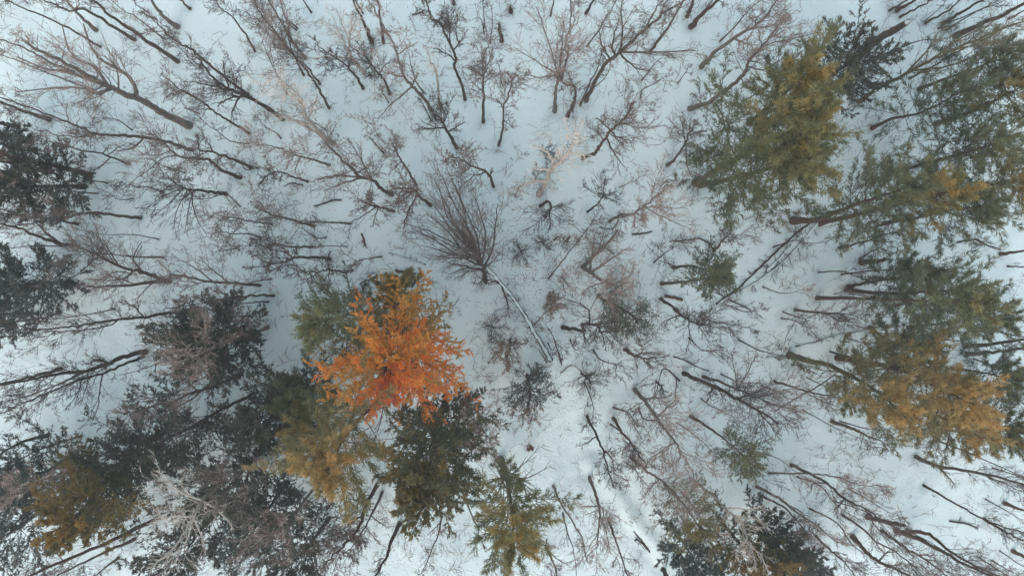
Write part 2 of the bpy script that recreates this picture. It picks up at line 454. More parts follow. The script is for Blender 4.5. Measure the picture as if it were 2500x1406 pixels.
# ------------------------------------------------------------------ the list of trees (photo pixels, base first)
def P_(s): return [tuple(float(a) for a in q.split(',')) for q in s.split()]
BARE = '''
20 150 .45 p|458,305 400,277 350,247 300,228 268,213 215,185 150,150 80,115|268,213 225,160 180,140 150,60;262,222 240,232 205,217 130,215 40,225;325,240 332,215 310,180 270,160 230,130 205,60;268,213 180,180 120,170 40,140|big shaggy-barked bare tree with a wide pale crown, thickest trunk at upper left
11 60 .6 g|430,148 340,88 270,38 225,0 170,-40||straight grey trunk slanting out of the top left corner, just above the big shaggy tree
9 70 .5 g|325,95 280,68 245,45 200,22 175,27 140,15 105,0 40,-35|175,27 190,15 185,0|bare trunk with a sharp kink near its top, crossing the top left corner
6 50 .6 g|237,110 150,60 70,25 10,0 -60,-35||slim straight bare tree whose tip leaves at the top left corner
10 50 .6 p|228,70 190,35 165,5 120,-50||pale grey trunk fading into twigs at the top edge, left part
12 60 .7 g|115,290 60,272 0,250 -110,212||thick bare bole cut by the left edge, above the dark cedars
7 70 .5 p|170,172 110,147 60,118 0,97 -80,65||reddish bare trunk behind the pale crown, leaving at the left edge
5 60 .5 p|215,215 120,180 60,155 0,133 -70,105||thin brown trunk running parallel below the reddish one to the left edge
7 75 .45 g|605,323 560,297 520,270 480,240 440,218 405,190|480,240 440,225 400,240;520,270 470,265|crooked bare tree whose foot stands right of the shaggy giant's foot
8 80 .5 g|603,230 550,190 500,150 470,125 430,102 400,75 375,45|500,150 475,135 460,90;400,75 350,80 330,90|long dark bare tree running up towards a knotted grey trunk at the top left
12 110 .35 k|688,290 650,262 600,235 560,218 520,190 490,150|560,218 500,205 450,200;600,235 560,240 530,260;560,218 550,180 545,150;590,232 570,265 565,290|dark tree with forked limbs, base left of the pale crooked birch
14 40 .7 p|428,62 400,40 375,10 350,-30||stout grey trunk with a gnarled ring of snowy knots at its foot, top left
7 40 .6 g|458,17 440,0 415,-35||short visible trunk foot at the top edge, right of the knotted grey trunk
6 60 .5 g|622,125 600,85 570,45 540,20 515,-15||slim wavy tree slanting to the top edge, left of the pink-twigged thicket
9 110 .5 g|468,365 400,345 350,337 290,330 235,327 200,312 165,300 90,270 10,240|350,337 320,365 290,360;235,327 180,335 130,330|long low bare trunk bending towards the left edge below the big shaggy tree
8 70 .3 g|608,408 560,385 520,372 490,366 480,340|520,372 505,345 470,290;490,366 485,395;545,380 530,400 520,420|bare tree with hooked dead limbs, upper one of a close pair of stout boles
10 110 .45 g|583,432 540,415 510,390 480,388 430,378 400,350|430,378 395,388 350,425 300,460;430,378 410,355 380,350;395,388 370,380 350,350|bare tree with a long drooping limb, lower one of a close pair of stout boles
6 80 .35 g|308,398 260,380 200,367 140,350 100,342|260,380 290,360 330,345;265,385 240,410 225,415;255,378 270,355|slender bare tree with crossing limbs left of the stout pair of boles
10 95 .5 k|549,474 520,469 490,465 450,460 425,445|450,460 400,480 350,512;445,465 410,500 370,530;455,462 430,520 425,560;465,470 480,530 505,575;470,468 460,510 455,550;440,458 395,465 390,470;430,455 400,420 385,395|bare tree with a comb of dark drooping branches on one side
9 90 .5 g|340,532 290,527 240,520 200,522 165,530 120,540 80,545|200,520 160,518 120,510|thick smooth bole coming out from under the left dark cedar
8 80 .5 k|188,547 150,540 110,535 50,526 -10,520||dark bole half hidden under the middle left cedar fringe
10 90 .5 r|172,598 130,590 80,572 40,555 0,545 -70,525|150,592 120,575 95,550 80,535|red-brown leaning bole with a thin second stem, near the left edge
4 40 .6 g|155,602 100,600 55,603 0,606||thin stem lying close beside the red-brown leaning bole
4 40 .5 g|260,447 210,437 150,425 90,415||thin dark stem sticking out right of the upper left cedar
14 70 .6 r|213,425 130,405 60,390 0,375 -70,350||heaviest trunk crossing the upper left dark cedar
12 60 .6 r|110,420 60,405 0,393 -80,375||second heavy trunk crossing the upper left dark cedar, below the first
5 70 .4 g|397,628 330,627 260,620 200,615|330,627 345,605|thin straight stem over the forked tree at the left
12 115 .45 g|410,687 370,672 335,662 280,645 230,620 190,605|410,687 350,692 290,697 240,700 190,693;285,650 265,610 235,575;345,662 325,630 345,590;320,692 300,680 260,685 210,680|low-forking bare tree whose two stems spread towards the left cedar
8 85 .35 g|630,697 560,692 500,685 450,675 420,670|560,690 520,660 490,630;520,688 470,650 430,635|fan-shaped bare tree between the forked tree and the orange-leaved tree
7 90 .4 g|665,722 625,722 560,728 510,738 450,748|560,728 520,700|bare tree with tip above the round dark cedar in the left middle
5 40 .5 g|652,737 625,738 590,742 555,755||short thin stem right of the round dark cedar, under a longer one
9 90 .35 k|470,755 400,765 350,775 290,780 220,790 150,800 90,805|290,780 260,798 200,806 100,806 60,798 20,790;350,775 330,750 310,740|long twin-stemmed bare tree leaning left of the round dark cedar
6 60 .5 g|145,763 100,777 50,785 0,792 -60,805||brown bole under the lower fringe of the left cedar
14 120 .3 k|350,860 320,865 270,885 220,903 150,912 90,922 0,940|210,905 160,930 100,955 40,975 0,985;270,885 240,880 210,890|stout dark bole emerging left from the round dark cedar
8 120 .3 k|345,872 300,890 250,912 200,925 150,945 80,975 0,1010|248,915 243,950 240,990 220,1040;200,925 190,960 160,1000|dark bole just below the stout one, limbs hanging towards the snow clearing
10 60 .6 g|140,903 80,918 0,938 -80,960||grey-brown bole leaving at the left edge over the stout pair
10 110 .2 g|585,915 530,940 480,955 430,975 380,990 330,1003|530,940 470,958 400,965 340,975;500,950 450,985 410,1000|fan-shaped grey tree below the round dark cedar
9 90 .4 k|610,965 560,990 510,1018 470,1040 430,1060|560,990 520,990|dark bare tree between the fan-shaped grey tree and the lower dark cedars
10 60 .6 k|108,1065 60,1078 0,1105 -70,1135||straight dark bole at the left edge above the lower left cedars
5 50 .5 k|188,1068 130,1085 90,1100 50,1120 0,1135 -60,1160||slim wavy stem above the lower left cedars
4 40 .5 k|130,1107 110,1105 60,1130 0,1150||short wavy stem touching the lower left cedar
10 140 .15 p 14|650,800 600,822 540,838 490,855 440,866|540,838 480,830 420,820 370,830;520,845 450,880 390,890;500,850 430,855 360,870|greenish grey bare tree fanning over the round dark cedar
14 200 .12 w 18|548,1130 520,1180 495,1220 470,1260 440,1320|495,1220 440,1200 400,1160 380,1150;470,1260 420,1260 370,1265;480,1250 450,1330 400,1380;495,1225 540,1250 570,1290;520,1180 490,1170 440,1130;470,1260 500,1330 490,1380;540,1160 570,1230 600,1250 560,1300|pale white-branched tree over the dark cedars at lower left
12 90 .5 r|385,1265 290,1310 200,1350 70,1406 -30,1450||longest trunk running to the bottom left corner
9 90 .5 g|325,1318 250,1350 180,1385 110,1420||second trunk in the bottom left corner, under the longest one
7 70 .4 g|285,1364 250,1390 205,1425||short bole at the bottom edge left of the pale white tree
9 150 .2 p 15|230,1130 170,1150 110,1170 50,1195 -20,1220|170,1150 120,1200 70,1250;150,1160 100,1220|grey twiggy tree over the cedars in the lower left corner
8 150 .2 g 15|640,1090 610,1130 570,1180 540,1220|600,1140 540,1140 500,1150;590,1160 600,1220 590,1260|brown twiggy tree between the white-branched tree and the gold pine
7 150 .2 p 14|760,1200 720,1250 690,1290 650,1340|720,1250 660,1260 610,1270;700,1280 710,1340 690,1380|brown twiggy tree over the dark cedar at the bottom, left of centre
8 130 .15 p 13|1140,998 1165,1003 1173,1030 1172,1060 1158,1092 1130,1120|1158,1092 1110,1080 1060,1070;1158,1092 1090,1130 1040,1160;1150,1100 1110,1160 1090,1200;1172,1050 1200,1030 1220,1010|hooked tree with pinkish twigs fanning over the dark green cedar below the orange tree
8 70 .4 r|1130,978 1122,1005 1118,1040 1112,1070|1122,1000 1160,960|curved brown stem beside the hooked tree, right of the orange-leaved crown
11 100 .35 r|920,1185 890,1240 880,1280 860,1310 830,1340 790,1380|895,1235 850,1215;885,1260 840,1290;880,1230 905,1225|bare reddish tree below the gold pine, the left of two close boles
7 90 .35 g|932,1203 910,1250 895,1280 870,1320 845,1350|905,1255 950,1290;890,1290 930,1330|bare slender tree below the gold pine, the right of two close boles
12 70 .5 k|975,1280 955,1320 945,1355 925,1390 900,1430||dark bole leaning to the bottom edge under the brown-green cedar
6 60 .3 g|1078,1262 1070,1300 1052,1350 1030,1400|1075,1275 1050,1300|thin forked stem between the brown-green cedar and the bottom pine
6 60 .5 m|1128,1202 1145,1240 1165,1290 1175,1320||mossy thin bole left of the bottom centre pine
7 50 .5 p|1352,1190 1370,1230 1390,1260 1420,1310 1432,1370||light grey spotted trunk right of the bottom centre pine, upper of three
5 60 .4 g|1375,1255 1385,1300 1400,1340 1408,1410|1385,1300 1375,1330|thin bole right of the bottom centre pine, middle of three
6 40 .4 g|1335,1335 1350,1370 1365,1420|1340,1350 1370,1370 1388,1380|thin grey bole at the bottom edge, lowest of three beside the pine
10 100 .4 p|1441,1168 1455,1210 1465,1250 1462,1290 1458,1340|1465,1260 1482,1310 1490,1350;1460,1300 1430,1350 1410,1380;1462,1230 1420,1235|straight bole with pink twigs at the bottom edge, right of the three thin ones
8 70 .5 r|1488,1272 1500,1310 1520,1370 1540,1430||red-brown bole next to the snow ridge at the bottom
8 65 .5 k|1434,1018 1452,1055 1470,1095 1482,1140 1492,1170|1455,1060 1435,1080 1415,1087;1482,1145 1460,1175;1475,1105 1500,1100|dark crooked trunk alone in the snow south of the twiggy dark bush
9 90 .4 r|1498,1022 1515,1050 1540,1080 1558,1105 1580,1140|1540,1080 1520,1100|brown bole with orange twigs, between the dark crooked trunk and a large pink-twigged tree
12 130 .3 p|1552,952 1570,975 1590,1000 1605,1020 1625,1050 1650,1080 1662,1110|1607,1020 1640,985 1655,975;1655,1090 1690,1150 1700,1180;1650,1080 1600,1110 1580,1130;1570,975 1620,970 1640,965;1662,1100 1720,1130 1740,1150|large spreading tree with pinkish twigs in the lower middle right
6 50 .4 g|1500,997 1530,1005 1555,1035|1530,1005 1560,1060|short stem with fork just left of the large pinkish tree
9 100 .4 p|1543,1120 1580,1150 1610,1170 1640,1195 1680,1240|1610,1170 1570,1210;1640,1195 1620,1240|bare trunk covered in orange-pink twigs, above the small yellow-green pine
9 90 .4 w|1690,1172 1735,1205 1770,1240 1810,1280 1825,1320 1840,1355|1770,1240 1840,1240 1900,1215;1790,1260 1860,1270;1825,1320 1860,1360 1880,1406;1825,1320 1800,1340 1795,1370|tree with bleached white upper branches over the brown crown at the bottom right
9 110 .35 g|1937,1138 1975,1155 2020,1180 2060,1215 2110,1240 2150,1265 2190,1290|2060,1215 2040,1250;2020,1180 1985,1180 1980,1200;2110,1240 2150,1300 2200,1340|long bare tree with forked foot running to the lower right corner region
6 90 .5 p|1880,1157 1950,1155 2000,1158 2040,1165 2100,1182 2150,1186|2050,1168 2080,1190 2110,1205|spotted thin trunk lying almost level across the long forked-foot tree
9 80 .5 p|1850,1190 1900,1215 1940,1245 1990,1280 2040,1320|1920,1230 1960,1250|pale grey leaning trunk below the little green pine, upper of two
7 80 .5 g|1862,1212 1910,1235 1950,1275 1970,1310||grey leaning trunk below the little green pine, lower of two
7 90 .5 r|2062,1260 2100,1285 2140,1320 2190,1350 2230,1380 2265,1415||slim bole with round foot in the lower right, left of three heavy trunks
14 90 .5 r|2085,1312 2110,1340 2145,1370 2200,1395 2270,1425|2145,1368 2165,1350 2190,1345|heavy rough trunk with a curved side limb at the bottom right
15 110 .5 r|2187,1293 2230,1310 2300,1345 2350,1375 2430,1410||heaviest trunk at the bottom right, left of its close twin
12 80 .6 r|2215,1295 2270,1305 2320,1345 2400,1390 2490,1425||twin trunk overlapping the heaviest one at the bottom right
9 90 .5 r|2155,1297 2200,1330 2250,1360 2300,1395 2335,1425|2240,1350 2290,1355|narrow trunk between the rough trunk and the heavy twins at bottom right
7 90 .5 k|2262,1188 2310,1215 2370,1250 2420,1275 2500,1300 2560,1325||slim dark tree slanting to the right edge, near the lower right
8 70 .5 r|2410,1270 2460,1300 2500,1320 2570,1350||brown trunk at the right edge between the slim dark tree and the corner
12 50 .6 r|2457,1230 2500,1245 2580,1270||thick short bole cut by the right edge, low down
12 100 .4 g|2245,1118 2290,1138 2350,1147 2420,1160 2500,1183 2580,1210|2390,1157 2440,1175 2500,1200;2290,1138 2330,1180|thick trunk emerging under the large gold pine towards the right edge
7 90 .4 r|1995,1310 2030,1345 2060,1370 2095,1415|2030,1345 2060,1350|reddish slim tree at the bottom edge left of the heavy rough trunk
12 60 .6 r|2480,1348 2520,1368 2580,1400||thick foot just inside the bottom right corner
5 50 .5 g|2430,1372 2460,1390 2510,1415||thin stem in the bottom right corner
4 50 .5 k|2075,1195 2120,1220 2160,1245 2200,1262||thin dark stem above the long bare tree with the forked foot
4 50 .5 r|2410,1220 2460,1248 2520,1285||very thin stem above the slim dark tree at the right edge
8 80 .4 g|1945,757 1990,763 2040,765 2065,768|2040,765 2090,780;2040,765 2080,745|lone small bare tree in the snow lane left of the right-hand pines
4 70 .3 k|1910,777 1940,783 1965,800|1940,783 1965,765;1940,783 1925,810 1915,840|dark forked sapling below the lone small bare tree
7 60 .4 r|2187,748 2220,740 2265,735||short red-brown bole behind the right-hand pines
4 50 .4 k|2250,777 2300,773 2360,776||thin dark stem beneath the right-hand green pines
4 60 .5 k|2300,829 2345,832 2390,822||thin wavy stem left of the double trunks at the right edge
14 80 .6 r|2365,847 2420,840 2500,828 2590,815||upper of two heavy trunks at the right edge, over the gold pine
12 80 .6 p|2370,865 2440,858 2500,850 2590,838||lower of two heavy trunks at the right edge, over the gold pine
7 90 .4 g|1895,933 1940,945 1990,960 2040,967 2080,978|1960,950 2000,975 2030,985|slim tree right of the dense grey crown, in the snow lane
11 60 .6 m|2035,1030 2080,1045 2110,1060 2160,1082||mossy trunk running under the large gold pine from the left
4 60 .4 k|2055,1030 2110,1045 2165,1053||thin stem just above the mossy trunk
12 130 .35 k|1670,912 1710,930 1760,950 1800,975 1850,1000 1890,1025|1760,950 1700,925;1800,975 1840,960 1880,940;1740,940 1730,975;1850,1000 1900,1060|dark bole with a dense grey crown, lower of two in the right middle
9 120 .35 g|1717,920 1760,932 1800,950 1850,970 1890,990|1800,950 1830,900 1850,860;1800,950 1790,880;1850,970 1920,950;1850,970 1930,1030|grey bole with a dense grey crown, upper of two in the right middle
9 115 .5 k|1615,730 1640,750 1670,775 1700,788 1740,798|1665,772 1630,780 1605,800;1682,785 1683,820 1675,860;1700,788 1750,760 1790,745;1700,788 1730,830 1760,850;1640,750 1660,762|fan-topped dark tree right of the gnarled oak
4 60 .4 k|1712,775 1740,785 1800,795 1840,802|1740,785 1720,770|thin stem crossing the fan of the dark tree
9 60 .4 r|1528,855 1550,868 1580,875 1610,872|1550,868 1590,860 1610,865;1570,874 1600,900|short brown twiggy tree below the gnarled oak
11 90 .4 k|1375,800 1400,803 1425,808 1422,793 1450,792 1462,800 1466,811 1485,808|1440,792 1438,760 1410,740 1350,722;1485,808 1520,840 1550,870;1425,808 1430,835;1450,792 1475,790 1500,785;1470,815 1480,850|gnarled oak with an S-bent trunk and rusty tips, right of the snow-capped log
14 100 .25 w|1317,475 1335,440 1350,410 1370,395 1390,370 1400,350 1415,335|1355,410 1345,385 1325,365 1300,355;1390,372 1420,380 1435,378;1365,397 1360,370;1335,445 1295,447 1255,465;1400,350 1385,330;1345,415 1300,412|pale birch with white branches in the middle of the picture
11 110 .45 r|1425,385 1450,375 1465,355 1490,320 1515,300 1535,275|1500,325 1520,340 1545,345;1490,335 1500,375 1525,410;1515,300 1550,310 1600,312;1490,320 1460,290;1535,275 1540,255|gnarled reddish tree right of the pale birch
9 100 .4 g|1632,402 1650,385 1668,360 1680,330 1695,305|1670,350 1680,410 1700,450;1680,330 1720,320;1672,345 1665,300|bare tree just left of the big gold-green pine
9 110 .35 p|1490,540 1510,528 1545,522 1570,505 1590,490 1620,468|1570,508 1620,507 1680,510;1570,510 1640,540 1690,560;1590,490 1600,440;1545,525 1550,560;1590,490 1640,450|fan-shaped tree with pale twigs, left of the twin-footed pine
6 75 .5 k|1435,517 1455,500 1470,483 1475,470|1470,483 1480,430;1470,483 1440,465 1420,450|small star-shaped dark tree between the birch and the fan-shaped tree
9 80 .5 k|1320,502 1335,492 1345,500 1343,515 1340,525|1343,515 1310,545 1285,560;1343,515 1342,560;1345,510 1370,500 1400,510;1343,520 1370,535 1400,550|small dark tree whose trunk curls like a hook below the birch
4 75 .6 k|1340,680 1380,628 1425,570 1450,540||long thin leaning pole south of the hook-trunked tree
12 110 .4 p|1425,652 1450,670 1475,690 1500,695 1520,700|1443,660 1445,620 1452,575;1445,620 1480,595 1510,560;1480,595 1530,605;1475,690 1440,700 1420,720;1500,695 1540,670 1550,645|gnarled tree with pinkish branches just above the bent oak
9 75 .5 r|1748,612 1762,590 1780,572|1780,572 1830,575 1850,580;1780,575 1810,600;1775,578 1755,560|short leaning red-brown tree above the small soft pine
10 140 .4 p|1355,270 1357,220 1364,185 1368,140 1372,90|1363,190 1350,140 1325,60 1310,20;1368,140 1390,90 1410,30;1363,180 1310,150 1255,115;1364,185 1320,190 1275,180;1370,120 1400,130 1430,90|wide bare tree with a tall fan of pink-grey twigs at the top middle
10 60 .5 r|1387,282 1400,255 1405,235 1402,212 1378,205 1368,190|1402,212 1385,200|contorted knobbly trunk right under the tall pink-grey fan
7 80 .4 g|1372,190 1385,140 1388,115 1380,110 1392,60 1393,0 1395,-30||dark thin trunk rising through the pink-grey fan to the top edge
12 130 .35 g|1433,243 1455,195 1480,155 1515,130 1560,85 1600,50 1640,20|1515,130 1520,80 1515,30 1520,0;1515,130 1590,128 1660,125 1700,125;1500,140 1497,100 1510,50;1520,135 1550,165 1590,175;1490,150 1470,110 1460,60|large forked tree leaning right at the top, base beside a thinner twin
6 50 .5 g|1418,256 1440,205 1458,170 1465,140||thin twin at the foot of the large forked tree
9 60 .5 g|1587,128 1610,95 1640,55 1665,10 1690,-25||smooth grey trunk right of the large forked tree
14 60 .6 r|1690,62 1720,30 1755,0 1800,-45||thick brown trunk leaving at the top edge, right of centre
12 110 .5 p|1715,162 1745,130 1790,95 1840,65 1870,40 1895,0|1840,65 1890,60 1920,30;1790,95 1830,110;1845,60 1830,40|long straight trunk ending in pink twigs, above the curved one
13 120 .45 p|1685,265 1730,250 1780,215 1815,180 1830,150 1860,115 1890,75|1830,150 1880,160;1825,165 1870,170 1930,120;1860,115 1920,100 1990,80;1860,110 1850,70|curved trunk sweeping up over the left shoulder of the big pine
8 60 .5 k|1432,30 1450,0 1470,-35||short dark trunk foot at the top edge left of the large forked tree
5 60 .5 g|1435,110 1465,70 1480,40 1490,30 1505,0 1515,-20||thin crooked stem behind the large forked tree
6 50 .5 g|1580,65 1600,25 1625,-5||slim stem foot at the top edge, above the smooth grey trunk
5 50 .5 r|1345,35 1352,0 1356,-30||short red-brown foot at the top edge above the pink-grey fan
4 40 .4 k|1568,195 1600,155 1615,140||small dark sapling right of the large forked tree
3 40 .4 k|1655,205 1675,175 1680,165||tiny sapling below the long straight pink-tipped trunk
9 100 .45 g|1180,295 1180,240 1180,200 1186,170|1183,190 1175,140 1160,110;1185,185 1200,140 1210,100;1184,190 1150,165;1182,200 1220,180|upright small tree with a broom-like crown, top middle
8 90 .4 k|1135,240 1125,200 1110,165 1112,145 1100,110 1080,65 1072,55 1055,50 1045,20 1038,-10|1110,150 1090,130 1050,115;1100,110 1095,60 1090,20;1072,55 1080,30;1105,130 1130,90|dark zigzag tree left of the broom-crowned one
11 50 .6 r|907,102 890,60 875,30 850,-20||thick brown bole at the top edge, left of a pair
8 60 .6 r|935,102 930,50 922,0 915,-35||slimmer brown bole at the top edge, right of a pair
8 90 .4 k|950,228 940,200 925,180 905,155 888,130|925,178 945,155 965,142;915,168 895,140|short dark tree standing below the pair of brown boles
8 90 .4 k|885,215 870,190 850,165 825,145 780,115|825,145 800,150 790,190;825,145 810,125|dark jagged tree left of the short dark one
11 110 .35 w|888,175 870,155 855,140 852,110 855,80 870,45|855,143 800,140 740,142 700,135;853,97 875,85 880,70;855,80 860,45;852,110 835,60 820,20|pale birch-like tree with one long level limb, upper left of centre
9 100 .35 p|1055,268 1030,235 1000,205 985,185 975,150 955,100 935,65 905,10|1000,210 980,235 940,270 920,300;985,185 950,180 920,175;970,135 1010,110;1005,210 1020,180|long grey tree with a side limb, meeting a broken birch at its foot
8 30 .6 w|1068,264 1072,240 1068,200 1062,170 1050,150 1042,120|1062,170 1070,160 1065,140;1062,170 1055,185|broken birch stem with stubs beside the long grey tree
7 110 .35 g|803,264 780,220 760,190 730,150 715,135 690,100 650,50 625,20|715,135 690,95 680,60;730,150 700,130|long slim dark tree crossing the pink twigs, upper left of centre
6 60 .4 g|780,205 750,165 725,143 700,110||short dark stem beside the long slim one
6 60 .5 g|741,183 725,150 710,115 700,80||thin stem left of the short dark one, under pink twigs
5 40 .5 r|757,27 740,0 725,-25||tiny trunk foot at the top edge, left of the thick brown bole
4 60 .5 k|722,72 690,50 650,35 630,18||thin dark stem at the top edge over the pink twigs
13 130 .35 w|812,350 790,335 765,305 745,285 740,260 720,225 700,210 680,190|760,310 720,295 680,285;735,250 700,220 690,160;755,290 765,260 775,230;720,225 745,255 765,270;790,335 760,318 710,290 680,270|pale crooked birch with pinkish twigs left of centre
5 120 .2 p|700,230 680,190 660,150 640,100|680,190 640,180|pink-twigged slender tree behind the pale crooked birch
9 110 .3 p|745,140 715,105 690,60 660,10 640,-20|715,105 700,60|pale bark tree with fine twigs at the top edge, left of the level-limbed birch
10 80 .45 k|1115,360 1095,325 1080,300 1068,280|1090,315 1050,315 1020,310;1085,300 1095,270;1080,300 1060,285;1095,320 1130,300|squat dark tree with radiating limbs above the centre
4 40 .5 k|1052,293 1035,260 1025,240||slim sapling at the foot of the long grey tree
7 90 .4 g|1218,353 1228,310 1230,265 1245,220 1250,190|1230,265 1215,245;1228,290 1250,310|smooth slim tree right of the squat dark one
4 40 .5 k|1181,66 1182,50 1180,20 1178,-10||thin upright sapling at the top edge, middle
3 40 .4 k|1182,80 1175,50 1165,45 1145,52||bent sapling whose tip points left, at the top middle
3 30 .4 k|1225,200 1220,170 1215,150||tiny sapling right of the broom-crowned tree
8 40 .5 k|1108,8 1107,-20 1105,-40||trunk foot just inside the top edge, middle
8 95 .35 r|1205,455 1195,430 1180,415 1150,405 1120,385 1095,388|1180,420 1150,435 1120,460;1195,430 1200,415;1120,385 1130,355;1160,408 1130,420 1100,430|arched brown tree directly above the big multi-branched tree
10 90 .5 r|1050,500 1030,485 1015,467 1000,462 980,460|1010,468 970,500 955,510;1015,480 995,520 985,560;1000,462 960,460;1005,465 975,480|reddish bole with claw-like limbs left of the big multi-branched tree
7 70 .5 g|1015,452 1000,425 985,400 970,375 960,350|970,370 950,365;975,395 950,420|slim straight tree just above the claw-limbed one
8 80 .45 r|960,515 935,508 900,498 882,494|920,503 880,530 840,550;925,505 910,550;920,500 895,485;905,500 860,515|short reddish tree with a fan of thin branches, left of centre
11 125 .3 g|955,473 935,465 910,440 880,432 850,405 820,375 795,350|905,438 890,405 870,375 850,340;890,435 830,450 790,465;880,432 820,430 770,440;870,425 900,410|large bare fan-crowned tree left of centre, above the short reddish one
7 90 .4 p|803,403 770,392 730,380 700,370 670,358 640,352|720,378 700,410;740,383 720,420 735,425|slender tree with a pale tip left of the fan-crowned tree
6 60 .5 k|748,442 715,432 690,420 665,422 645,432|665,422 640,410 625,412;645,432 635,450|wavy dark stem below the slender pale-tipped tree
8 90 .4 g|762,550 720,540 680,530 650,518 630,508|720,540 770,542 820,545;680,530 640,535;650,518 640,500|bare tree with a long twig crown in the left middle, above two level ones
5 50 .5 k|855,546 820,543 790,542 755,545||thin level stem right of the bare tree with the long twig crown
6 85 .45 g|660,547 625,543 580,535 530,527|590,537 570,570 550,580;625,543 640,520|slim level tree right of the comb-branched tree
6 90 .4 k|758,602 715,603 680,597 650,587 615,585|690,600 640,610;680,597 650,575|level dark tree, upper of two above the crooked one
9 100 .4 k|800,632 760,628 715,630 690,640 650,643|715,630 690,615 660,612;690,640 640,650 600,655;690,633 665,615|level dark tree with a thick foot, lower of two above the crooked one
7 80 .35 k|858,660 840,665 805,660 775,665 740,664|806,660 803,685 800,700;806,658 800,635 805,620;775,665 740,690|crooked stem with a thick bend, above the green left side of the orange tree
5 40 .5 k|935,372 910,345 895,330||short thin stem above the fan-crowned tree
4 70 .4 g|930,627 890,632 865,642|890,632 870,650|thin stem on the snow above the orange-leaved tree
3 50 .5 k|845,602 800,600 770,602|830,600 840,595|twiggy little stem left of the thin one above the orange-leaved tree
9 60 .55 k|2130,445 2180,422 2250,400 2350,372||dark trunk under the right-hand pines, pointing out from beneath the big pine
7 60 .5 k|2050,605 2110,590 2160,572 2185,568|2110,590 2100,600|thin trunk under the lower fringe of the right-hand pines
5 80 .5 k|2057,670 2120,662 2220,655 2300,645||thin long stem below the short broken stump on the right
10 60 .6 r|2448,620 2500,612 2580,600||brown foot at the right edge in the middle height
5 50 .4 k|2465,650 2500,652 2560,655||thin foot at the right edge below the brown one
16 60 .65 r|2340,85 2420,50 2500,10 2590,-40||thickest red-brown trunk in the top right corner
11 60 .6 r|2312,53 2345,32 2400,0 2450,-35||red-brown trunk left of the thickest one, top right corner
7 50 .6 g|2268,53 2310,30 2345,0 2380,-30||slim grey bole in the top right corner, left of the red-brown trunk
3 40 .5 k|2262,50 2290,25 2320,-8||very thin stem touching the slim grey bole, top right
7 50 .5 g|2205,38 2240,20 2275,0 2310,-25||slim bole above the snow-topped broken trunk
11 50 .6 r|2197,22 2235,0 2280,-30||stocky bole at the top edge, second of three above the broken trunk
7 50 .5 g|2178,23 2215,0 2250,-25||leftmost bole of three above the snow-topped broken trunk
6 40 .5 r|2470,43 2500,27 2550,0||short bole cut by the right edge near the top corner
4 60 .4 k|2305,60 2380,30 2440,0 2480,-25||thin stem running between the two red-brown corner trunks
12 110 .3 m|2105,245 2150,212 2200,187 2270,150 2340,117 2420,82 2480,58|2200,187 2260,130 2290,80;2230,170 2320,160 2400,130;2270,150 2350,90 2420,60;2180,200 2150,170;2340,117 2430,100|long mossy leaning tree behind the big pine, reaching the top right
6 50 .5 m|2230,187 2290,155 2350,120 2400,100||thin mossy trunk beside the long leaning one
4 30 .6 k|2212,110 2260,98 2330,105||bowed bare sapling near the snow-topped broken trunk
4 20 .6 k|2185,133 2205,125 2222,117||short bare stick below the snow-topped broken trunk
4 60 .3 k|1372,890 1355,835 1345,812 1330,790|1355,835 1385,860|thin crooked sapling right beside the root end of the snow-capped log
3 50 .5 k|1337,887 1315,855 1295,838||thin arched sapling left of the root end of the snow-capped log
4 45 .5 p|1305,793 1330,765 1352,742 1362,738||sapling with a rusty tuft right of the snow-capped log
4 70 .5 k|1428,935 1440,965 1448,990 1448,1025||crooked sapling growing from the twiggy dark bush
5 120 .15 p|1500,620 1470,600 1440,590|1470,600 1420,610;1470,600 1480,560|pinkish twig crown between the leaning pole and the gnarled tree
5 110 .2 k|1600,640 1620,620 1650,600|1620,620 1600,590;1620,620 1640,650|low dark brush left of the short leaning red-brown tree
5 120 .2 k|1660,930 1620,900 1600,960 1560,1000|1620,930 1570,940;1640,940 1650,990|tangle of dark twigs above the large pinkish tree
'''
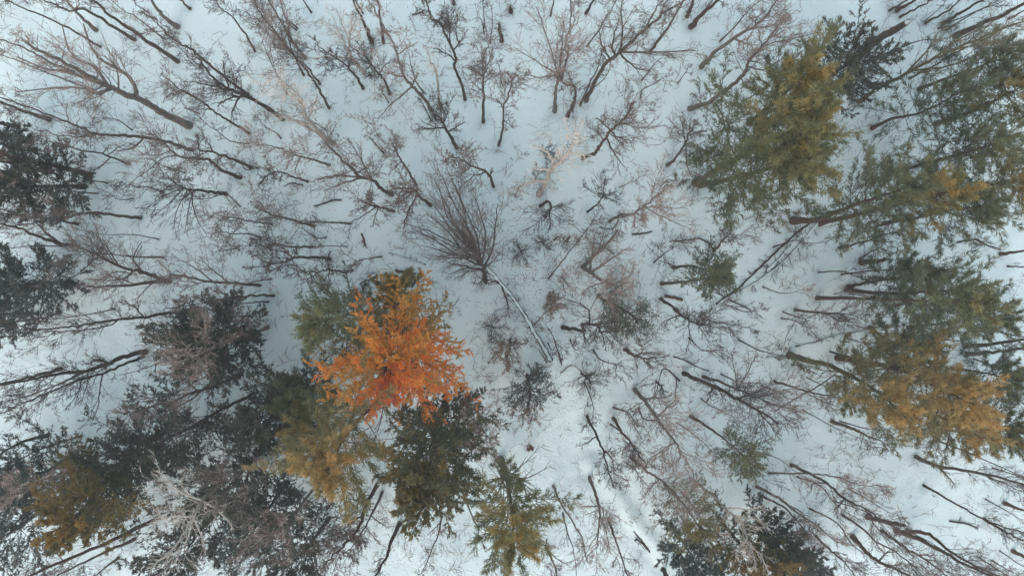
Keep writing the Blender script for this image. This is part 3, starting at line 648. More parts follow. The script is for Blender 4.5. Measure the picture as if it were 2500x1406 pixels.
LEAFY = '''
P 16 205 .12 olive m 96 .34 h=19|1700,447 1765,405 1840,365 1920,325 1990,285|||big gold-green pine right of centre, left of its twin feet
P 15 185 .12 olive m 80 .30 h=17|1712,452 1770,440 1850,420 1920,400 1980,390|||gold-green pine sharing its foot with the big one, lower half of the crown
P 12 150 .15 olive m 60 .50 h=18|1830,300 1880,260 1930,215 1965,180|||upper golden plume of the big pine group, touching the dark cedar
C 12 115 .15 dark k 60 .3|1960,230 2010,200 2060,165 2085,145|||dark cedar behind the upper end of the big pine
P 18 150 .3 green r 60 .40|1942,538 2000,535 2060,510 2150,480 2240,450|||large-footed pine right of the snowy fallen stems
P 16 150 .25 olive r 60 .45|2005,543 2060,532 2150,510 2250,485 2340,460|||second large-footed pine close beside the first one
P 10 150 .2 green r 55 .30|2138,310 2180,290 2240,278 2300,250 2360,215|||sparse blue-green pine below the long mossy leaning tree
P 12 150 .25 green r 60 .38|2180,420 2260,400 2350,375 2450,345|||pine in the middle of the right-hand group
P 12 150 .3 olive r 60 .52|2290,300 2380,270 2450,235 2520,200|||yellowish pine at the right edge near the top
P 9 135 .2 green r 50 .30|2250,215 2330,185 2400,160 2450,140|||thin green pine in the upper part of the right edge group
P 11 150 .3 olive r 60 .55|2280,470 2350,460 2430,450 2520,430|||golden pine at the right edge, middle height
P 9 120 .3 green k 50 .36|2160,545 2250,530 2330,512 2420,500|||dark green pine under the golden one at the right edge
P 12 120 .3 green r 55 .42|2070,708 2130,715 2200,716 2280,712 2370,705|||green pine with two parallel boles, upper one, right side
P 10 130 .35 green r 55 .48|2000,728 2100,728 2200,732 2320,737 2410,742|||green pine with the long straight bole, right side
P 10 100 .3 green r 45 .40|2075,700 2120,690 2200,677 2270,668|||small green pine crown above the long straight bole
P 8 110 .3 green k 45 .36|2220,800 2290,790 2380,775 2460,780|||ragged green pine below the two with parallel boles
P 18 150 .35 gold m 65 .48|1930,867 1970,880 2020,890 2060,910 2110,935 2160,972 2210,1020|||golden pine with a thick leaning forked trunk, lower right
P 16 180 .25 gold r 90 .55|2050,875 2120,885 2200,905 2280,940 2370,985|||large golden pine at the right, with a thick foot
P 18 140 .35 gold r 60 .52|2170,970 2250,1000 2310,1025 2380,1060|||golden pine whose reddish trunk shows through its needles
P 9 110 .3 green k 50 .35|2330,900 2400,910 2480,930|||green pine at the right edge behind the large golden one
P 10 110 .25 olive k 50 .30|2350,1010 2420,1035 2490,1060|||dark olive pine at the right edge, under the large golden one
P 9 115 .25 olive m 50 .48|2130,800 2170,830 2210,850 2260,870|||light golden-green pine top above the large golden pine
F 8 58 .5 green g 34 .42|1647,653 1690,650 1730,660 1765,665|||small soft round pine in the right middle with a curved foot
F 9 50 .5 green g 30 .36|1618,693 1670,688 1730,678 1770,672|||second small pine crown tangled with the soft round one
F 8 62 .62 green r 36 .45|1688,1017 1740,1050 1790,1090 1838,1135|||small green pine at the end of a slim bole, lower right
F 8 78 .25 olive g 44 .5|1625,1185 1660,1220 1690,1260 1710,1290|||small yellow-green pine at the bottom right of centre
C 9 85 .2 grey k 45 .3|1640,1280 1665,1320 1690,1360 1705,1400|||sparse dark green cedar under the yellow-green pine
C 10 95 .15 mix k 55 .42|1760,1270 1800,1320 1840,1370 1860,1420|||brownish cedar under the bleached white branches
C 9 80 .15 dark k 50 .3|1840,1260 1870,1295 1900,1335 1925,1370|||dark cedar at the bottom edge right of the brownish one
C 8 55 .2 grey k 36 .35|1930,1350 1955,1375 1985,1405|||small dark bushy cedar in the bottom edge, lower right
P 18 150 .4 olive m 70 .52 dead h=17|1222,1125 1235,1160 1243,1200 1250,1260 1256,1330|||dark-gold pine at the bottom centre with a fringe of dead lower limbs
O 13 165 .1 orange r 140 .44|1000,815 985,845 962,874 937,908|||bright orange-leaved tree, the only vivid one
P 11 135 .15 green k 72 .45|905,760 865,765 820,776 760,795|||green pine fanned out left of the orange-leaved tree
P 9 66 .15 olive k 36 .62 h=9|1000,735 985,715 970,700 958,690|||brown-gold pine tip poking out above the orange-leaved tree
P 12 118 .15 green k 66 .36|800,925 770,940 735,960 705,985|||green pine below the fanned one, left of the orange tree's foot
P 12 112 .15 olive k 60 .45|850,985 810,1010 770,1040 725,1070|||olive pine with a yellow lower tip, left of the gold pine
C 11 100 .15 dark k 60 .28|735,960 700,990 660,1020 620,1045|||dark cedar left of the two green pines
P 13 150 .5 gold r 60 .55 dead h=19|985,915 945,960 900,1000 860,1045 820,1105 800,1150|||gold pine below the orange tree, with a dark branchy trunk between
C 13 130 .15 mix k 130 .26|1085,985 1075,1030 1060,1090 1045,1150 1035,1190|||dark cedar turning brown-gold at its lower end, below the orange tree
C 11 118 .15 dark k 110 .30|590,800 550,815 500,835 455,850|||round dark cedar at the left middle
C 12 104 .15 dark k 70 .28|205,455 140,455 80,455 10,450|||large dark cedar at the left edge, upper
C 9 70 .2 grey k 40 .3|80,365 40,360 0,350 -50,340|||small grey-green cedar at the left edge above the large one
C 11 105 .15 grey k 66 .30|170,690 120,692 60,695 0,700|||grey-green cedar at the left edge, lower
C 8 70 .2 grey k 36 .3|50,760 10,768 -40,780|||small cedar fringe at the left edge under the lower one
C 12 125 .12 dark k 80 .26|500,1030 450,1050 400,1075 350,1100|||dark cedar standing highest in the lower left cluster
C 12 130 .12 dark k 80 .26|390,1090 340,1110 290,1135 230,1165|||dark cedar in the middle of the lower left cluster
C 12 112 .12 mix k 84 .46 h=15|280,1150 250,1190 215,1230 180,1270|||cedar with a golden lower half in the lower left cluster
C 11 110 .12 grey k 60 .3|170,1120 120,1145 70,1170 20,1195|||grey-green cedar at the left of the lower left cluster
C 11 130 .12 grey k 60 .25|130,1230 80,1260 30,1295 -20,1325|||grey cedar in the bottom left corner
C 11 130 .12 dark k 70 .28|640,1100 600,1140 560,1185 520,1225|||dark cedar right of the white-branched tree
C 11 130 .12 dark k 70 .30|540,1230 500,1280 465,1330 430,1375|||dark green cedar beneath the white-branched tree
C 11 120 .12 grey k 60 .28|700,1180 670,1220 640,1265 610,1300|||greyish cedar below the dark one, left of the gold pine
C 11 130 .12 dark k 70 .30|800,1270 770,1310 735,1350 700,1390|||dark cedar at the bottom edge left of the two close boles
'''
SHRUBS = '''
6 88 leaf|1288,918 1291,940 1294,970|dark-leaved bush with a reddish lower side, alone in the snow below the log
5 58 twig|1420,912 1435,925 1446,938|dense ball of dark twigs in the snow right of the dark-leaved bush
5 62 tan|1246,830 1243,850 1238,872|small bush with pale leaves on its left side, right of the orange tree
3 45 twig|1272,612 1273,616 1274,620|star-shaped twiggy seedling right of the big multi-branched tree
3 40 twig|1322,590 1325,594 1328,598|low twiggy seedling below the hook-trunked tree
7 90 olive|1462,722 1490,742 1530,760 1560,790|olive thicket of small leaves between the two gnarled trees
3 36 tan|1345,745 1350,740 1356,738|rusty tuft of leaves on the snow right of the log
3 60 twig|1190,795 1200,797 1208,800|sparse seedling between the orange tree and the log
3 12 rust|1292,1088 1294,1092 1296,1096|tiny rust-red seedling south of the dark-leaved bush
'''
build_order = []

def multi_stem():
    """central multi-branched dark tree"""
    root = bare_tree('bare_tree', 'big dark multi-branched tree fanning up from the top end of the snow-capped log', 'tree', 'bare trees',
        P_('1185,686 1183,665 1178,645 1165,620 1150,595 1130,560'),
        [P_(x) for x in ('1178,645 1140,600 1100,560 1060,500', '1175,640 1165,580 1140,520 1110,450', '1180,645 1185,590 1180,540 1160,480',
         '1178,650 1120,625 1070,590 1010,560', '1165,620 1120,570 1090,500 1060,440', '1183,655 1205,600 1210,540 1215,500', '1170,630 1100,620 1040,600',
         '1175,640 1150,570 1110,500 1080,430', '1165,620 1140,560 1130,500 1090,410', '1178,645 1130,610 1090,560 1040,520',
         '1182,660 1140,650 1090,640', '1172,635 1160,600 1100,540 1075,470')], 12, 125, .2, 'g', h=11, nl=14, dens=1.05, tip=.4)
multi_stem()

for line in BARE.strip().splitlines():
    a, pts, limbs, label = line.split('|')
    t = a.split(); wpx, cr, c0, st = t[:4]; wpx = float(wpx); cr = float(cr); hh = float(t[4]) if len(t) > 4 else None
    lb = [P_(x) for x in limbs.split(';') if x.strip()]
    sap = wpx <= 4
    sn = 'sapling' if sap else ('birch_tree' if st == 'w' else 'bare_tree')
    bare_tree(sn, label, 'sapling' if sap else 'tree', 'saplings and thin stems' if sap else 'bare trees', P_(pts), lb, wpx, cr*.92, float(c0), st, h=hh, parts=not sap,
              dens=.85 if cr < 60 else .95)

# slender understory saplings, each named by its colour and the nearest landmark
MARKS = [(460,300,'shaggy giant'), (428,70,'knotted grey trunk at the top left'), (585,430,'close pair of stout boles'), (548,474,'comb-branched tree'), (340,532,'smooth bole by the left cedar'),
 (410,690,'low-forking tree on the left'), (630,697,'fan-shaped tree left of the orange one'), (490,830,'round dark cedar'), (350,870,'stout twin boles on the left'), (585,915,'fan-shaped grey tree'),
 (810,345,'crooked birch'), (690,290,'dark tree with forked limbs'), (620,60,'slim wavy tree at the top edge'), (885,170,'level-limbed birch'), (925,100,'pair of brown boles at the top edge'), (1120,150,'zigzag tree'),
 (1060,270,'broken birch stem'), (1180,250,'broom-crowned tree'), (1115,360,'squat dark tree'), (955,473,'large fan-crowned tree'), (760,550,'tree with the long twig crown'), (800,632,'thick-footed level tree'),
 (1205,455,'arched brown tree'), (1365,200,'tall pink-grey fan'), (1435,245,'large forked tree at the top'), (1690,60,'thick brown trunk at the top edge'), (1700,265,'curved trunk'), (1350,420,'white-branched birch'),
 (1430,385,'gnarled reddish tree'), (1632,402,'bare tree beside the big pine'), (1490,540,'pale-twigged fan tree'), (1320,500,'hook-trunked tree'), (1380,640,'leaning pole'), (1275,755,'snow-capped log'),
 (1430,800,'gnarled oak'), (1620,740,'fan-topped dark tree'), (1760,660,'soft round pine'), (1880,660,'snow-lined fallen stems'), (1960,765,'lone small tree in the snow lane'), (1930,870,'forked golden pine'),
 (1670,912,'dense grey crowns'), (1552,952,'large pinkish tree'), (1434,1020,'dark crooked trunk'), (1292,960,'dark-leaved bush'), (1830,1130,'little green pine'), (1940,1140,'forked-foot tree'),
 (1700,1270,'yellow-green pine'), (1545,1300,'snow bank'), (1450,1200,'straight pink-twigged bole'), (1240,1250,'bottom pine'), (2085,1312,'heavy rough trunk'), (2200,1300,'heavy twin trunks'), (2270,1190,'slim dark tree at lower right'),
 (2035,1040,'mossy trunk'), (2130,105,'snow-topped broken trunk'), (2340,80,'thickest top right trunk'), (2100,640,'short broken trunk'), (2450,1290,'brown trunk at the right edge'), (2370,855,'heavy trunks at the right edge')]
SIDE = ['right of', 'upper right of', 'above', 'upper left of', 'left of', 'lower left of', 'below', 'lower right of']
_n = 0; _used = set(); _try = 0
while _n < 105 and _try < 6000:
    _try += 1
    px, py = rng.uniform(20, 2480), rng.uniform(20, 1390)
    if px < 700 and py > 950 or px > 1900 and 120 < py < 640 or 780 < px < 1150 and py > 650 or abs(px-1360) < 90 and 850 < py < 1250: continue
    v = np.array((px-NAD[0], py-NAD[1])); rr_ = np.hypot(*v)
    if rr_ < 160: continue
    mk = min(MARKS, key=lambda m: np.hypot(m[0]-px, m[1]-py)); dd = np.hypot(mk[0]-px, mk[1]-py)
    if dd < 18 or dd > 150: continue
    side = SIDE[int(round(math.degrees(math.atan2(mk[1]-py, px-mk[0]))/45)) % 8]
    st_ = str(rng.choice(['k', 'g', 'r', 'p']))
    lab = '%s sapling %s the %s' % ({'k': 'slender dark', 'g': 'slender grey-brown', 'r': 'slender reddish-brown', 'p': 'slender pale-twigged'}[st_], side, mk[2])
    if (mk[2], side) in _used: continue
    _used.add((mk[2], side))
    hh = rng.uniform(3.5, 10); k = 1/(1-hh/H); q = [(px, py)]
    for f_ in (.35, .7, 1):
        q.append((NAD[0]+v[0]*(1+(k-1)*f_)+rng.normal()*7, NAD[1]+v[1]*(1+(k-1)*f_)+rng.normal()*7))
    bare_tree('sapling', lab, 'sapling', 'slender saplings between the trees', q, [], rng.uniform(3, 5), rng.uniform(45, 85),
              .25, st_, h=hh, parts=False)
    _n += 1

for line in LEAFY.strip().splitlines():
    a, pts, label = line.replace('|||', '|').split('|')
    t = a.split(); kind = t[0]; wpx = float(t[1]); cr = float(t[2]); c0 = float(t[3]); lf = t[4]; st = t[5]; nb = int(t[6]); tone = float(t[7])
    if kind == 'P': c0 = c0 + .12; nb = int(nb*.75)//6*6; cr *= 1.12
    if kind == 'C': nb = int(nb*(.6 if float(t[2]) > 123 and lf != 'mix' else .85))
    h = None; dead = 0
    for x in t[8:]:
        if x == 'dead': dead = 26
        elif x.startswith('h='): h = float(x[2:])
    if kind == 'P':
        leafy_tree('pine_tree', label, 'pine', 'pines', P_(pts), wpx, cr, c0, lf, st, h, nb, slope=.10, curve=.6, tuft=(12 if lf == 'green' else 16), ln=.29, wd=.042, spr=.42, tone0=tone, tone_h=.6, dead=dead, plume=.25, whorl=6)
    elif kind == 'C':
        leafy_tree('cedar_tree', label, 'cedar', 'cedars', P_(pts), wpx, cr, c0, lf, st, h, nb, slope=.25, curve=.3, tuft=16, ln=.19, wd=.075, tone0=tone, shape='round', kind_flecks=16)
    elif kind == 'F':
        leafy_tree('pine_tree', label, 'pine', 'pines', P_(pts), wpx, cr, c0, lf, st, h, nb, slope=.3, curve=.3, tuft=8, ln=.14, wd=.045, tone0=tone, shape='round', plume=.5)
    else:
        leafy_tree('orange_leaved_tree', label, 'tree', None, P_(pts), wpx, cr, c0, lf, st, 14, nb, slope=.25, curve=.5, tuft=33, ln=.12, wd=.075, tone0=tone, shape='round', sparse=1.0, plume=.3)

for line in SHRUBS.strip().splitlines():
    a, pts, label = line.split('|'); wpx, cr, kd = a.split(); wpx = float(wpx); cr = float(cr)
    W, h = skeleton(P_(pts), (.8, 4), 2.6 if cr > 50 else (1.3 if cr > 20 else .5))
    bases.append((W[0][0], W[0][1], .05))
    root = empty('shrub', W[0], label, 'shrub', 'shrubs and seedlings')
    m, R = trunk_mesh(W, wpx*.5*.03, .4, 6); m.build('stem', BARK['k'], root)
    R1 = cr*.03*.92
    P1, Q1 = grow(W[None], R[None], int(14+cr*.42), .15, 1, R1, 70, .12, 7, .14, .5, rmin=.01, dec=.1)
    f = MB(); f.tubes(P1, Q1, 4)
    P2, Q2 = grow(P1, Q1, 6, .2, 1, R1*.4, 35, .05, 5, .12, .7, rmin=.008); f.tubes(P2, Q2, 3)
    P3, Q3 = grow(P2, Q2, 4, .2, 1, R1*.2, 35, .03, 4, .12, .8, rmin=.007); f.tubes(P3, Q3, 3)
    o = f.build('twigs', TWIG['k' if kd != 'tan' else 'g'], root); o['kind'] = 'stuff'
    if kd in ('leaf', 'tan', 'olive', 'rust'):
        g = MB(); pp = P3.reshape(-1, 3); k = len(pp)
        if kd == 'tan': sel = rng.random(k) < .5*(pp[:, 0] < W[-1][0]+.2)+.05
        else: sel = rng.random(k) < .8
        pp = pp[sel]; D = nrm(rng.normal(size=pp.shape))
        if kd == 'leaf':
            lo = (pp[:, 1] < W[-1][1]-.5) & (rng.random(len(pp)) < .5)
            V, I, T = leaf_tris(pp[lo], D[lo], .13, .08, rng.random(lo.sum())); g2 = MB(); g2.add(V, I, T)
            q = g2.build('reddish_leaves', LEAF['rust'], root, False); q['kind'] = 'stuff'; q['label'] = 'rust-coloured leaves on the lower side'
            pp = pp[~lo]; D = D[~lo]
        V, I, T = leaf_tris(pp, D, .05 if kd == 'rust' else .12, .03 if kd == 'rust' else .075, rng.random(len(pp))*.6)
        g.add(V, I, T)
        q = g.build('leaves', LEAF[{'leaf': 'grey', 'tan': 'tan', 'olive': 'green', 'rust': 'rust'}[kd]], root, False); q['kind'] = 'stuff'

# ------------------------------------------------------------------ snags, logs, fallen branches
def snag(label, pts, wpx, style, h, snow=False, name='snag', cat='snag'):
    W, h = skeleton(P_(pts), (.5, 12), h, .03); r = wpx*.5*px2m(0)
    bases.append((W[0][0], W[0][1], r))
    root = empty(name, W[0], label, cat, 'broken trunks')
    n = len(W); R = r*(1-.3*np.linspace(0, 1, n))*(1+.08*rng.normal(size=n)); R[0] *= 1.3
    m = MB(); m.tubes(W[None], R[None], 11, cap=True); m.build('trunk', BARK[style], root)
    # jagged splinters round the break
    d = nrm(W[-1]-W[-3])
    for k in range(4):
        a = rng.uniform(0, 6.28); off = np.array((math.cos(a), math.sin(a), 0))*R[-1]*.7
        q = np.array([W[-1]+off*.9-d*.15, W[-1]+off+d*rng.uniform(.15, .45)])
        mm = MB(); mm.tubes(q[None], np.array([[R[-1]*.28, .01]]), 4); mm.build('splinter', BARK[style], root)
    if not snow:
        f = MB(); P5, R5 = grow(W[None], R[None], 9, .2, 1, r*5, 75, 0, 5, .2, .25, rmin=.01); f.tubes(P5, R5, 3)
        o = f.build('twigs', TWIG['k'], root); o['kind'] = 'stuff'
    else:
        s = MB(); c = W[-1]+d*.03; V = []; Rr = R[-1]*.85
        for ri, zz in ((1, 0), (.85, .09), (.5, .15), (0.02, .17)):
            for k in range(12): V.append(c + np.array((math.cos(k*.5236)*Rr*ri, math.sin(k*.5236)*Rr*ri, zz)))
        q = [[a*12+k, a*12+(k+1) % 12, (a+1)*12+(k+1) % 12, (a+1)*12+k] for a in range(3) for k in range(12)]
        s.add(np.array(V), np.array(q)); s.build('snow_cap', SNOW, root)
    return root
snag('thick broken trunk with a snow-topped break in the upper right', '2130,105 2172,80 2215,55', 19, 'r', None, True)
snag('short broken trunk beneath the right-hand pines, beside thin fallen branches', '2105,640 2132,638 2160,634', 13, 'r', None)
snag('rough red-brown dead snag alone near the top edge, middle', '1225,97 1221,78 1218,60', 9, 'r', 3.2)
snag('snapped bole with a ragged end, left of the heavy twins at bottom right', '2120,1262 2160,1272 2207,1283', 13, 'r', None)
snag('short stocky snag at the top edge beside the thick brown trunk', '1680,37 1686,20 1692,5', 9, 'r', None)
snag('dark stump at the bottom edge right of the snow ridge', '1622,1395 1628,1408 1635,1425', 12, 'k', None)
snag('hollow red-brown stump between the big pine and the right-hand pines', '2130,443 2145,438 2165,432', 12, 'r', 2.0)
snag('small dark stump at the left edge above the cedars', '35,307 18,305 0,300 -15,297', 9, 'k', None)
snag('little dark stump near the top edge, right of the red-brown snag', '1249,28 1247,25 1246,20', 9, 'k', .6)

def ground_line(px, lift=.1, sub=6, wig=.02, zs=None):
    q = []
    for i, p in enumerate(px):
        z = zs[i] if zs else 0
        a = at(p[0], p[1], z); a[2] = z + (ground_z(a[0], a[1]) if not zs else 0) + lift; q.append(a)
    return smooth_line(q, sub, wig)
def cap_strip(W, R, width=.8, th=.6, seed=0):
    """snow lying along the top of a log"""
    n = len(W); T = nrm(np.gradient(W, axis=0)); S = nrm(np.cross(T, UP))
    V = []; prof = [(-1, 0.25), (-.75, .75), (0, 1.0), (.75, .75), (1, .25)]
    wv = width*(1+.22*rng.normal(size=n))
    wv = np.clip(wv, .25, 1.1); wv[0] = wv[-1] = .1
    for i in range(n):
        for a, b in prof:
            V.append(W[i] + S[i]*a*R[i]*wv[i] + UP*(R[i]*(.55+b*th)))
    k = 5; q = [[i*k+j, i*k+j+1, (i+1)*k+j+1, (i+1)*k+j] for i in range(n-1) for j in range(k-1)]
    m = MB(); m.add(np.array(V), np.array(q)); return m
def fallen(name, label, cat, px, w0, w1, style, snow=0.0, zs=None, twig=0, lift=None, tl=1.0, group=None, limbs=()):
    W = ground_line(px, (w0*.013 if lift is None else lift), 6, .02, zs)
    n = len(W); R = np.linspace(w0, w1, n)*.5*.03*(1+.04*rng.normal(size=n))
    root = empty(name, W[0], label, cat, group)
    m = MB(); m.tubes(W[None], R[None], 8, cap=True); m.build('trunk' if cat == 'log' else 'stem', BARK[style], root)
    if snow: cap_strip(W, R, snow).build('snow_cap', SNOW, root)
    if twig or limbs:
        f = MB(); Ps = W[None]; Rs = R[None]
        if twig:
            P5, R5 = grow(Ps, Rs, twig, .15, 1, tl, 45, .05, 6, .12, .4, rmin=.011, flat=.3)
            P6, R6 = grow(P5, R5, 5, .2, 1, tl*.45, 38, .02, 4, .12, .7, rmin=.008)
            P7, R7 = grow(P6, R6, 3, .2, 1, tl*.2, 38, .02, 3, .12, .7, rmin=.0065)
            for a in (P5, P6, P7): a[..., 2] = np.maximum(a[..., 2], ground_z(a[..., 0], a[..., 1])+.02)
            f.tubes(P5, R5, 4); f.tubes(P6, R6, 3); f.tubes(P7, R7, 3)
        o = f.build('twigs', TWIG[style], root); o['kind'] = 'stuff'
    return root, W, R
# the snow-capped log in the middle, its branchy end held up by its own crown
root, W, R = fallen('fallen_tree', 'long fallen trunk capped with snow, pointing from the centre to the lower right', 'log',
    P_('1346,880 1323,842 1300,804 1272,757 1240,712 1207,674 1175,638 1145,612'), 13, 7, 'g', .62, zs=[-.1, .1, .35, .7, 1.2, 1.7, 2.2, 2.6], twig=14, tl=1.0)
for lp, zz in (('1175,638 1130,610 1080,590 1030,560', (2.2, 2.8, 3.3, 3.8)), ('1200,668 1150,655 1120,660 1100,670', (1.8, 1.9, 1.9, 1.6)),
               ('1180,642 1150,600 1120,560 1090,520', (2.1, 3.0, 3.8, 4.6)), ('1240,712 1215,690 1190,685 1160,695', (1.4, 1.6, 1.5, 1.2)),
               ('1175,638 1120,600 1060,570 1000,548', (2.2, 2.6, 3.0, 3.2)), ('1160,628 1110,630 1040,622', (2.3, 2.6, 2.6)), ('1225,700 1240,740 1240,760', (1.6, 1.4, .9))):
    q = smooth_line([at(p[0], p[1], z) for p, z in zip(P_(lp), zz)], 4, .02); r_ = np.linspace(.07, .02, len(q))
    m = MB(); m.tubes(q[None], r_[None], 5); m.build('limb', BARK['k'], root)
    P6, R6 = grow(q[None], r_[None], 12, .15, 1, 1.3, 38, .05, 6, .12, .5, rmin=.011); P7, R7 = grow(P6, R6, 6, .2, 1, .6, 36, .02, 4, .1, .7, rmin=.008)
    m = MB(); m.tubes(P6, R6, 3); m.tubes(P7, R7, 3); o = m.build('twigs', TWIG['k'], root); o['kind'] = 'stuff'
g_f = 'fallen branches on the snow'
fallen('fallen_tree', 'upper of two snow-lined fallen stems left of the large-footed pines', 'log', P_('2060,455 2000,510 1950,580 1905,630 1870,665'), 3, 7, 'k', .85, twig=16, tl=1.3, group=g_f)
fallen('fallen_tree', 'long snow-lined fallen stem slanting down from the large-footed pines', 'log', P_('2020,520 1985,560 1930,625 1880,665 1830,700 1752,742'), 6, 5, 'k', .75, twig=18, tl=1.2, group=g_f)
fallen('fallen_branch', 'dark fallen pole parallel to the snow-lined stems, with side twigs', 'branch', P_('1985,540 1940,575 1890,620 1850,660 1800,710'), 5, 4, 'k', 0, twig=16, tl=1.0, group=g_f)
fallen('fallen_branch', 'long thin fallen sapling lying level in the snow lane on the right', 'branch', P_('1943,846 2000,833 2050,818 2130,805 2210,793'), 4, 3, 'k', .6, twig=14, tl=.6, group=g_f)
fallen('fallen_branch', 'bowed dark pole crossing the thick forked trunk of the golden pine', 'branch', P_('2035,912 2000,935 1960,958 1915,985 1885,1002'), 3, 3, 'k', 0, twig=5, tl=.5, lift=.5, group=g_f)
fallen('fallen_branch', 'hollow cut log piece above the orange-leaved tree', 'log', P_('918,668 908,674 897,681'), 12, 11, 'p', .5, group=g_f)
fallen('fallen_branch', 'thin branch lying under the hollow log piece', 'branch', P_('922,677 895,684 875,695'), 4, 3, 'k', 0, twig=4, tl=.6, group=g_f)
fallen('fallen_branch', 'short thick dark stick just above the orange-leaved tree', 'branch', P_('1031,664 1020,680 1012,692 1005,700'), 8, 5, 'k', group=g_f)
fallen('fallen_branch', 'brown branch stub with twigs at the tip of the gold plume', 'branch', P_('965,660 985,664 1012,668'), 7, 5, 'r', twig=6, tl=.7, group=g_f)
fallen('fallen_branch', 'forked stick alone on the snow in the left middle', 'branch', P_('833,489 805,490 790,497 763,503'), 5, 3, 'k', twig=3, tl=.5, group=g_f)
fallen('fallen_branch', 'thin stick left of the forked stick', 'branch', P_('738,452 710,447 690,455'), 4, 2, 'k', group=g_f)
fallen('fallen_branch', 'straight thin snow-dusted pole left of the multi-branched tree', 'branch', P_('1040,646 1000,632 950,617'), 4, 3, 'k', .6, twig=3, tl=.5, group=g_f)
fallen('fallen_branch', 'dead reddish sapling lying left of centre', 'branch', P_('882,570 888,585 892,602'), 5, 3, 'r', twig=7, tl=.5, group=g_f)
fallen('fallen_branch', 'short stick below the fan-shaped pale-twigged tree', 'branch', P_('1543,572 1565,571 1595,565'), 5, 3, 'k', twig=3, tl=.3, group=g_f)
fallen('fallen_branch', 'arched dark branch left of the small soft pine', 'branch', P_('1745,612 1732,595 1710,582 1690,585 1635,590'), 5, 3, 'k', lift=.2, twig=5, tl=.5, group=g_f)
fallen('fallen_branch', 'straight stick crossing the arched dark branch', 'branch', P_('1665,570 1675,595 1688,622'), 4, 3, 'g', .5, group=g_f)
fallen('fallen_branch', 'short brown log below the small soft pine', 'log', P_('1622,722 1640,726 1655,729 1667,733'), 8, 7, 'r', group=g_f)
fallen('fallen_branch', 'dark stick lying below the small soft pine, right of the short log', 'branch', P_('1750,744 1775,725 1800,705'), 6, 4, 'k', group=g_f)
fallen('fallen_branch', 'thin stick right of the fan-topped dark tree', 'branch', P_('1753,715 1790,735 1835,758'), 4, 3, 'k', twig=6, tl=.5, group=g_f)
fallen('fallen_branch', 'pale twig half buried in the snow near the log foot', 'branch', P_('1397,890 1385,898 1376,906 1367,912'), 3, 2, 'm', group=g_f)
fallen('fallen_branch', 'broken grey log piece in the snow bank at the bottom', 'log', P_('1552,1318 1565,1328 1580,1345'), 9, 5, 'g', .4, twig=3, tl=.4, group=g_f)
fallen('fallen_branch', 'dark stick poking from the snow bank beside the grey log piece', 'branch', P_('1548,1297 1560,1312 1575,1330 1587,1350'), 5, 4, 'k', group=g_f)
fallen('fallen_branch', 'second dark stick poking from the snow bank, right of the first', 'branch', P_('1562,1306 1575,1322 1590,1330'), 5, 3, 'k', group=g_f)
fallen('fallen_branch', 'short dark twig in the snow bank near the bottom stump', 'branch', P_('1625,1370 1640,1385 1655,1400'), 4, 3, 'k', group=g_f)
fallen('fallen_branch', 'splintered orange-brown log end between the cedars at the left', 'log', P_('577,1040 565,1048 548,1056'), 11, 7, 'r', twig=5, tl=.4, group=g_f)
fallen('fallen_branch', 'curved fallen branch near the right edge above the green pines', 'branch', P_('2335,592 2380,585 2400,595 2445,610'), 5, 3, 'k', twig=5, tl=.6, group=g_f)
fallen('fallen_branch', 'forked dark branch just above the short broken trunk on the right', 'branch', P_('2098,632 2115,620 2130,612 2155,600'), 4, 2, 'k', twig=4, tl=.5, group=g_f)
fallen('fallen_branch', 'thin dark branch under the snow-topped broken trunk at the right', 'branch', P_('2292,67 2310,64 2335,63'), 4, 3, 'k', twig=4, tl=.4, group=g_f)
fallen('fallen_branch', 'thin stick at the top edge left of the zigzag tree', 'branch', P_('1005,34 1020,31 1035,24'), 4, 3, 'k', twig=4, tl=.5, group=g_f)
fallen('fallen_branch', 'snow-covered broken crown piece right of the large forked tree', 'branch', P_('1620,130 1628,133 1640,142'), 7, 4, 'k', .9, twig=5, tl=.5, group=g_f)
fallen('fallen_branch', 'dark twiggy branch lying above the large pinkish tree', 'branch', P_('1600,930 1615,945 1620,962'), 5, 3, 'k', twig=8, tl=.6, group=g_f)
fallen('fallen_branch', 'thin branch arching over the snow above the dense grey crowns', 'branch', P_('1642,870 1670,878 1695,892 1730,905'), 4, 3, 'k', twig=4, tl=.6, group=g_f)
fallen('fallen_branch', 'thin fallen branches at the foot of the forked golden pine', 'branch', P_('1875,872 1900,874 1925,876'), 4, 5, 'k', .5, twig=5, tl=.6, group=g_f)
fallen('fallen_branch', 'dark stubby branch lying at the right, below the slim dark tree', 'branch', P_('2320,1273 2345,1276 2370,1282 2390,1290'), 5, 3, 'k', twig=6, tl=.6, group=g_f)

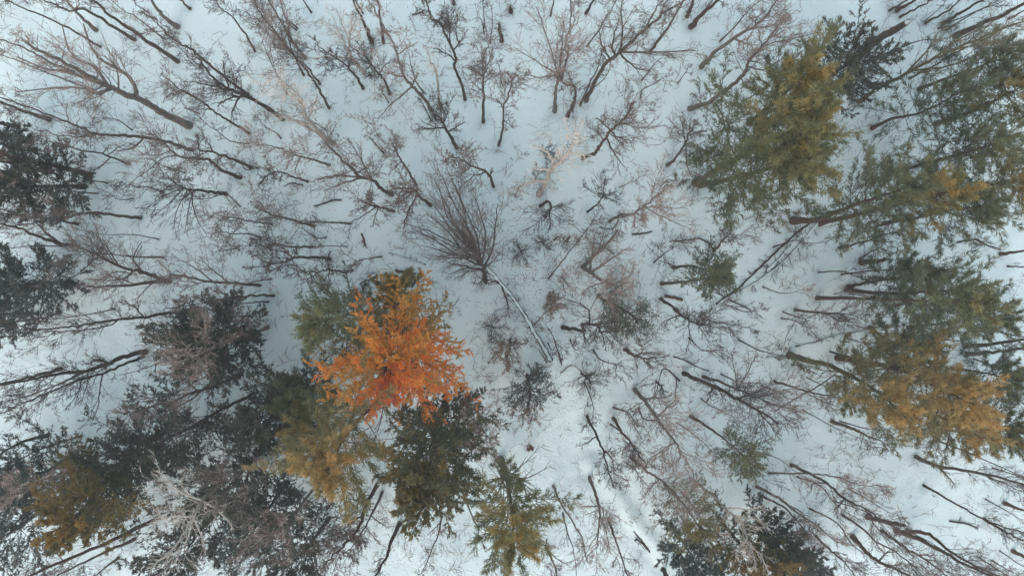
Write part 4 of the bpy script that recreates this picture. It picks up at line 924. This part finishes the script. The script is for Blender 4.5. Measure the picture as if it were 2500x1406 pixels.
# ------------------------------------------------------------------ undergrowth nobody could count
def undergrowth():
    n = 2700
    px = rng.uniform(-30, 2530, n*2); py = rng.uniform(-30, 1440, n*2)
    dens = .5 + .5*np.sin(px*.011+1)*np.cos(py*.013) + .3*np.sin(px*.027-py*.02)
    clear = np.exp(-(((px-1360)/110)**2 + ((py-1080)/200)**2)) + np.exp(-(((px-1950)/90)**2+((py-690)/60)**2)) + np.exp(-(((px-180)/120)**2+((py-1010)/70)**2))
    ok = (rng.random(n*2) < np.clip(dens, .12, 1)*(1-clear))
    px = px[ok][:n]; py = py[ok][:n]; n = len(px)
    p = np.array([at(a, b) for a, b in zip(px, py)]); p[:, 2] = ground_z(p[:, 0], p[:, 1])-.03
    K = 5; d = nrm(np.stack([rng.normal(size=n)*.5, rng.normal(size=n)*.5, np.full(n, .9)], 1))
    L = rng.uniform(.5, 2.6, n); P = np.empty((n, K, 3)); P[:, 0] = p
    for k in range(1, K):
        d = nrm(d + .16*rng.normal(size=(n, 3))); P[:, k] = P[:, k-1]+d*(L/(K-1))[:, None]
    R = np.maximum(.012*(1-.6*np.linspace(0, 1, K))[None]*np.ones((n, 1)), .006)
    f = MB(); f.tubes(P, R, 3)
    P2, R2 = grow(P, R, 5, .2, 1, L*.5, 45, .02, 4, .15, .8, rmin=.0075); f.ribbons(P2, R2)
    P3, R3 = grow(P2, R2, 3, .2, 1, np.repeat(L*.25, 5), 40, 0, 3, .15, .8, rmin=.006); f.ribbons(P3, R3)
    o = f.build('undergrowth', TWIG['g']); o['kind'] = 'stuff'; o['label'] = 'fine bare undergrowth twigs poking through the snow'; o['category'] = 'undergrowth'
undergrowth()
def debris():
    n = 1100
    px = rng.uniform(0, 2500, n); py = rng.uniform(0, 1406, n)
    h_ = rng.random(n) < .35; px = np.where(h_, rng.normal(1560, 220, n), px); py = np.where(h_, rng.normal(760, 170, n), py)
    p = np.array([at(a, b) for a, b in zip(px, py)])
    K = 4; a = rng.uniform(0, 6.28, n); L = rng.uniform(.2, 1.1, n); P = np.empty((n, K, 3)); q = p[:, :2].copy()
    for k in range(K):
        P[:, k, :2] = q; P[:, k, 2] = ground_z(q[:, 0], q[:, 1])+.025
        a = a + rng.normal(size=n)*.3; q = q + np.stack([np.cos(a), np.sin(a)], 1)*(L/(K-1))[:, None]
    f = MB(); f.ribbons(P, rng.uniform(.004, .010, n)[:, None]*np.ones((1, K)))
    o = f.build('twig_debris', TWIG['g']); o['kind'] = 'stuff'; o['label'] = 'small broken twigs lying on the snow'; o['category'] = 'twig debris'
debris()
def litter():
    n = 9000
    px = rng.uniform(0, 2500, n); py = rng.uniform(0, 1406, n)
    c = rng.random(n) < .55
    cx = np.array([(1240, 620), (1330, 600), (1450, 720), (1300, 700), (980, 930), (1010, 1320), (1560, 760), (1500, 1000), (1750, 900)])
    k = rng.integers(0, len(cx), n); px = np.where(c, cx[k, 0]+rng.normal(size=n)*75, px); py = np.where(c, cx[k, 1]+rng.normal(size=n)*60, py)
    p = np.array([at(a, b) for a, b in zip(px, py)]); p[:, 2] = ground_z(p[:, 0], p[:, 1])+.015
    a = rng.uniform(0, 6.28, n); D = np.stack([np.cos(a), np.sin(a), rng.uniform(-.05, .25, n)], 1)
    V, I, T = leaf_tris(p, nrm(D), .085, .05, rng.random(n), up=3)
    g = MB(); g.add(V, I, T); o = g.build('leaf_litter', LEAF['rust'], None, False)
    o['kind'] = 'stuff'; o['label'] = 'small dead brown leaves scattered over the snow'; o['category'] = 'leaf litter'
litter()
build_ground()
def haze():
    v = [(x, y, z) for z in (-2.0, H+.6) for y in (-550, 550) for x in (-570, 570)]
    m = MB(); m.add(np.array(v, float), np.array([[0, 2, 3, 1], [4, 5, 7, 6], [0, 1, 5, 4], [1, 3, 7, 5], [3, 2, 6, 7], [2, 0, 4, 6]]))
    mt = bpy.data.materials.new('haze'); mt.use_nodes = True; t = mt.node_tree; t.nodes.remove(t.nodes['Principled BSDF'])
    pv = t.nodes.new('ShaderNodeVolumePrincipled'); pv.inputs['Color'].default_value = (.9, .95, .97, 1); pv.inputs['Density'].default_value = .0007
    t.links.new(pv.outputs[0], t.nodes['Material Output'].inputs['Volume'])
    o = m.build('haze', mt, smooth=False); o['kind'] = 'stuff'; o['label'] = 'thin pale winter haze over the forest'; o['category'] = 'haze'
haze()
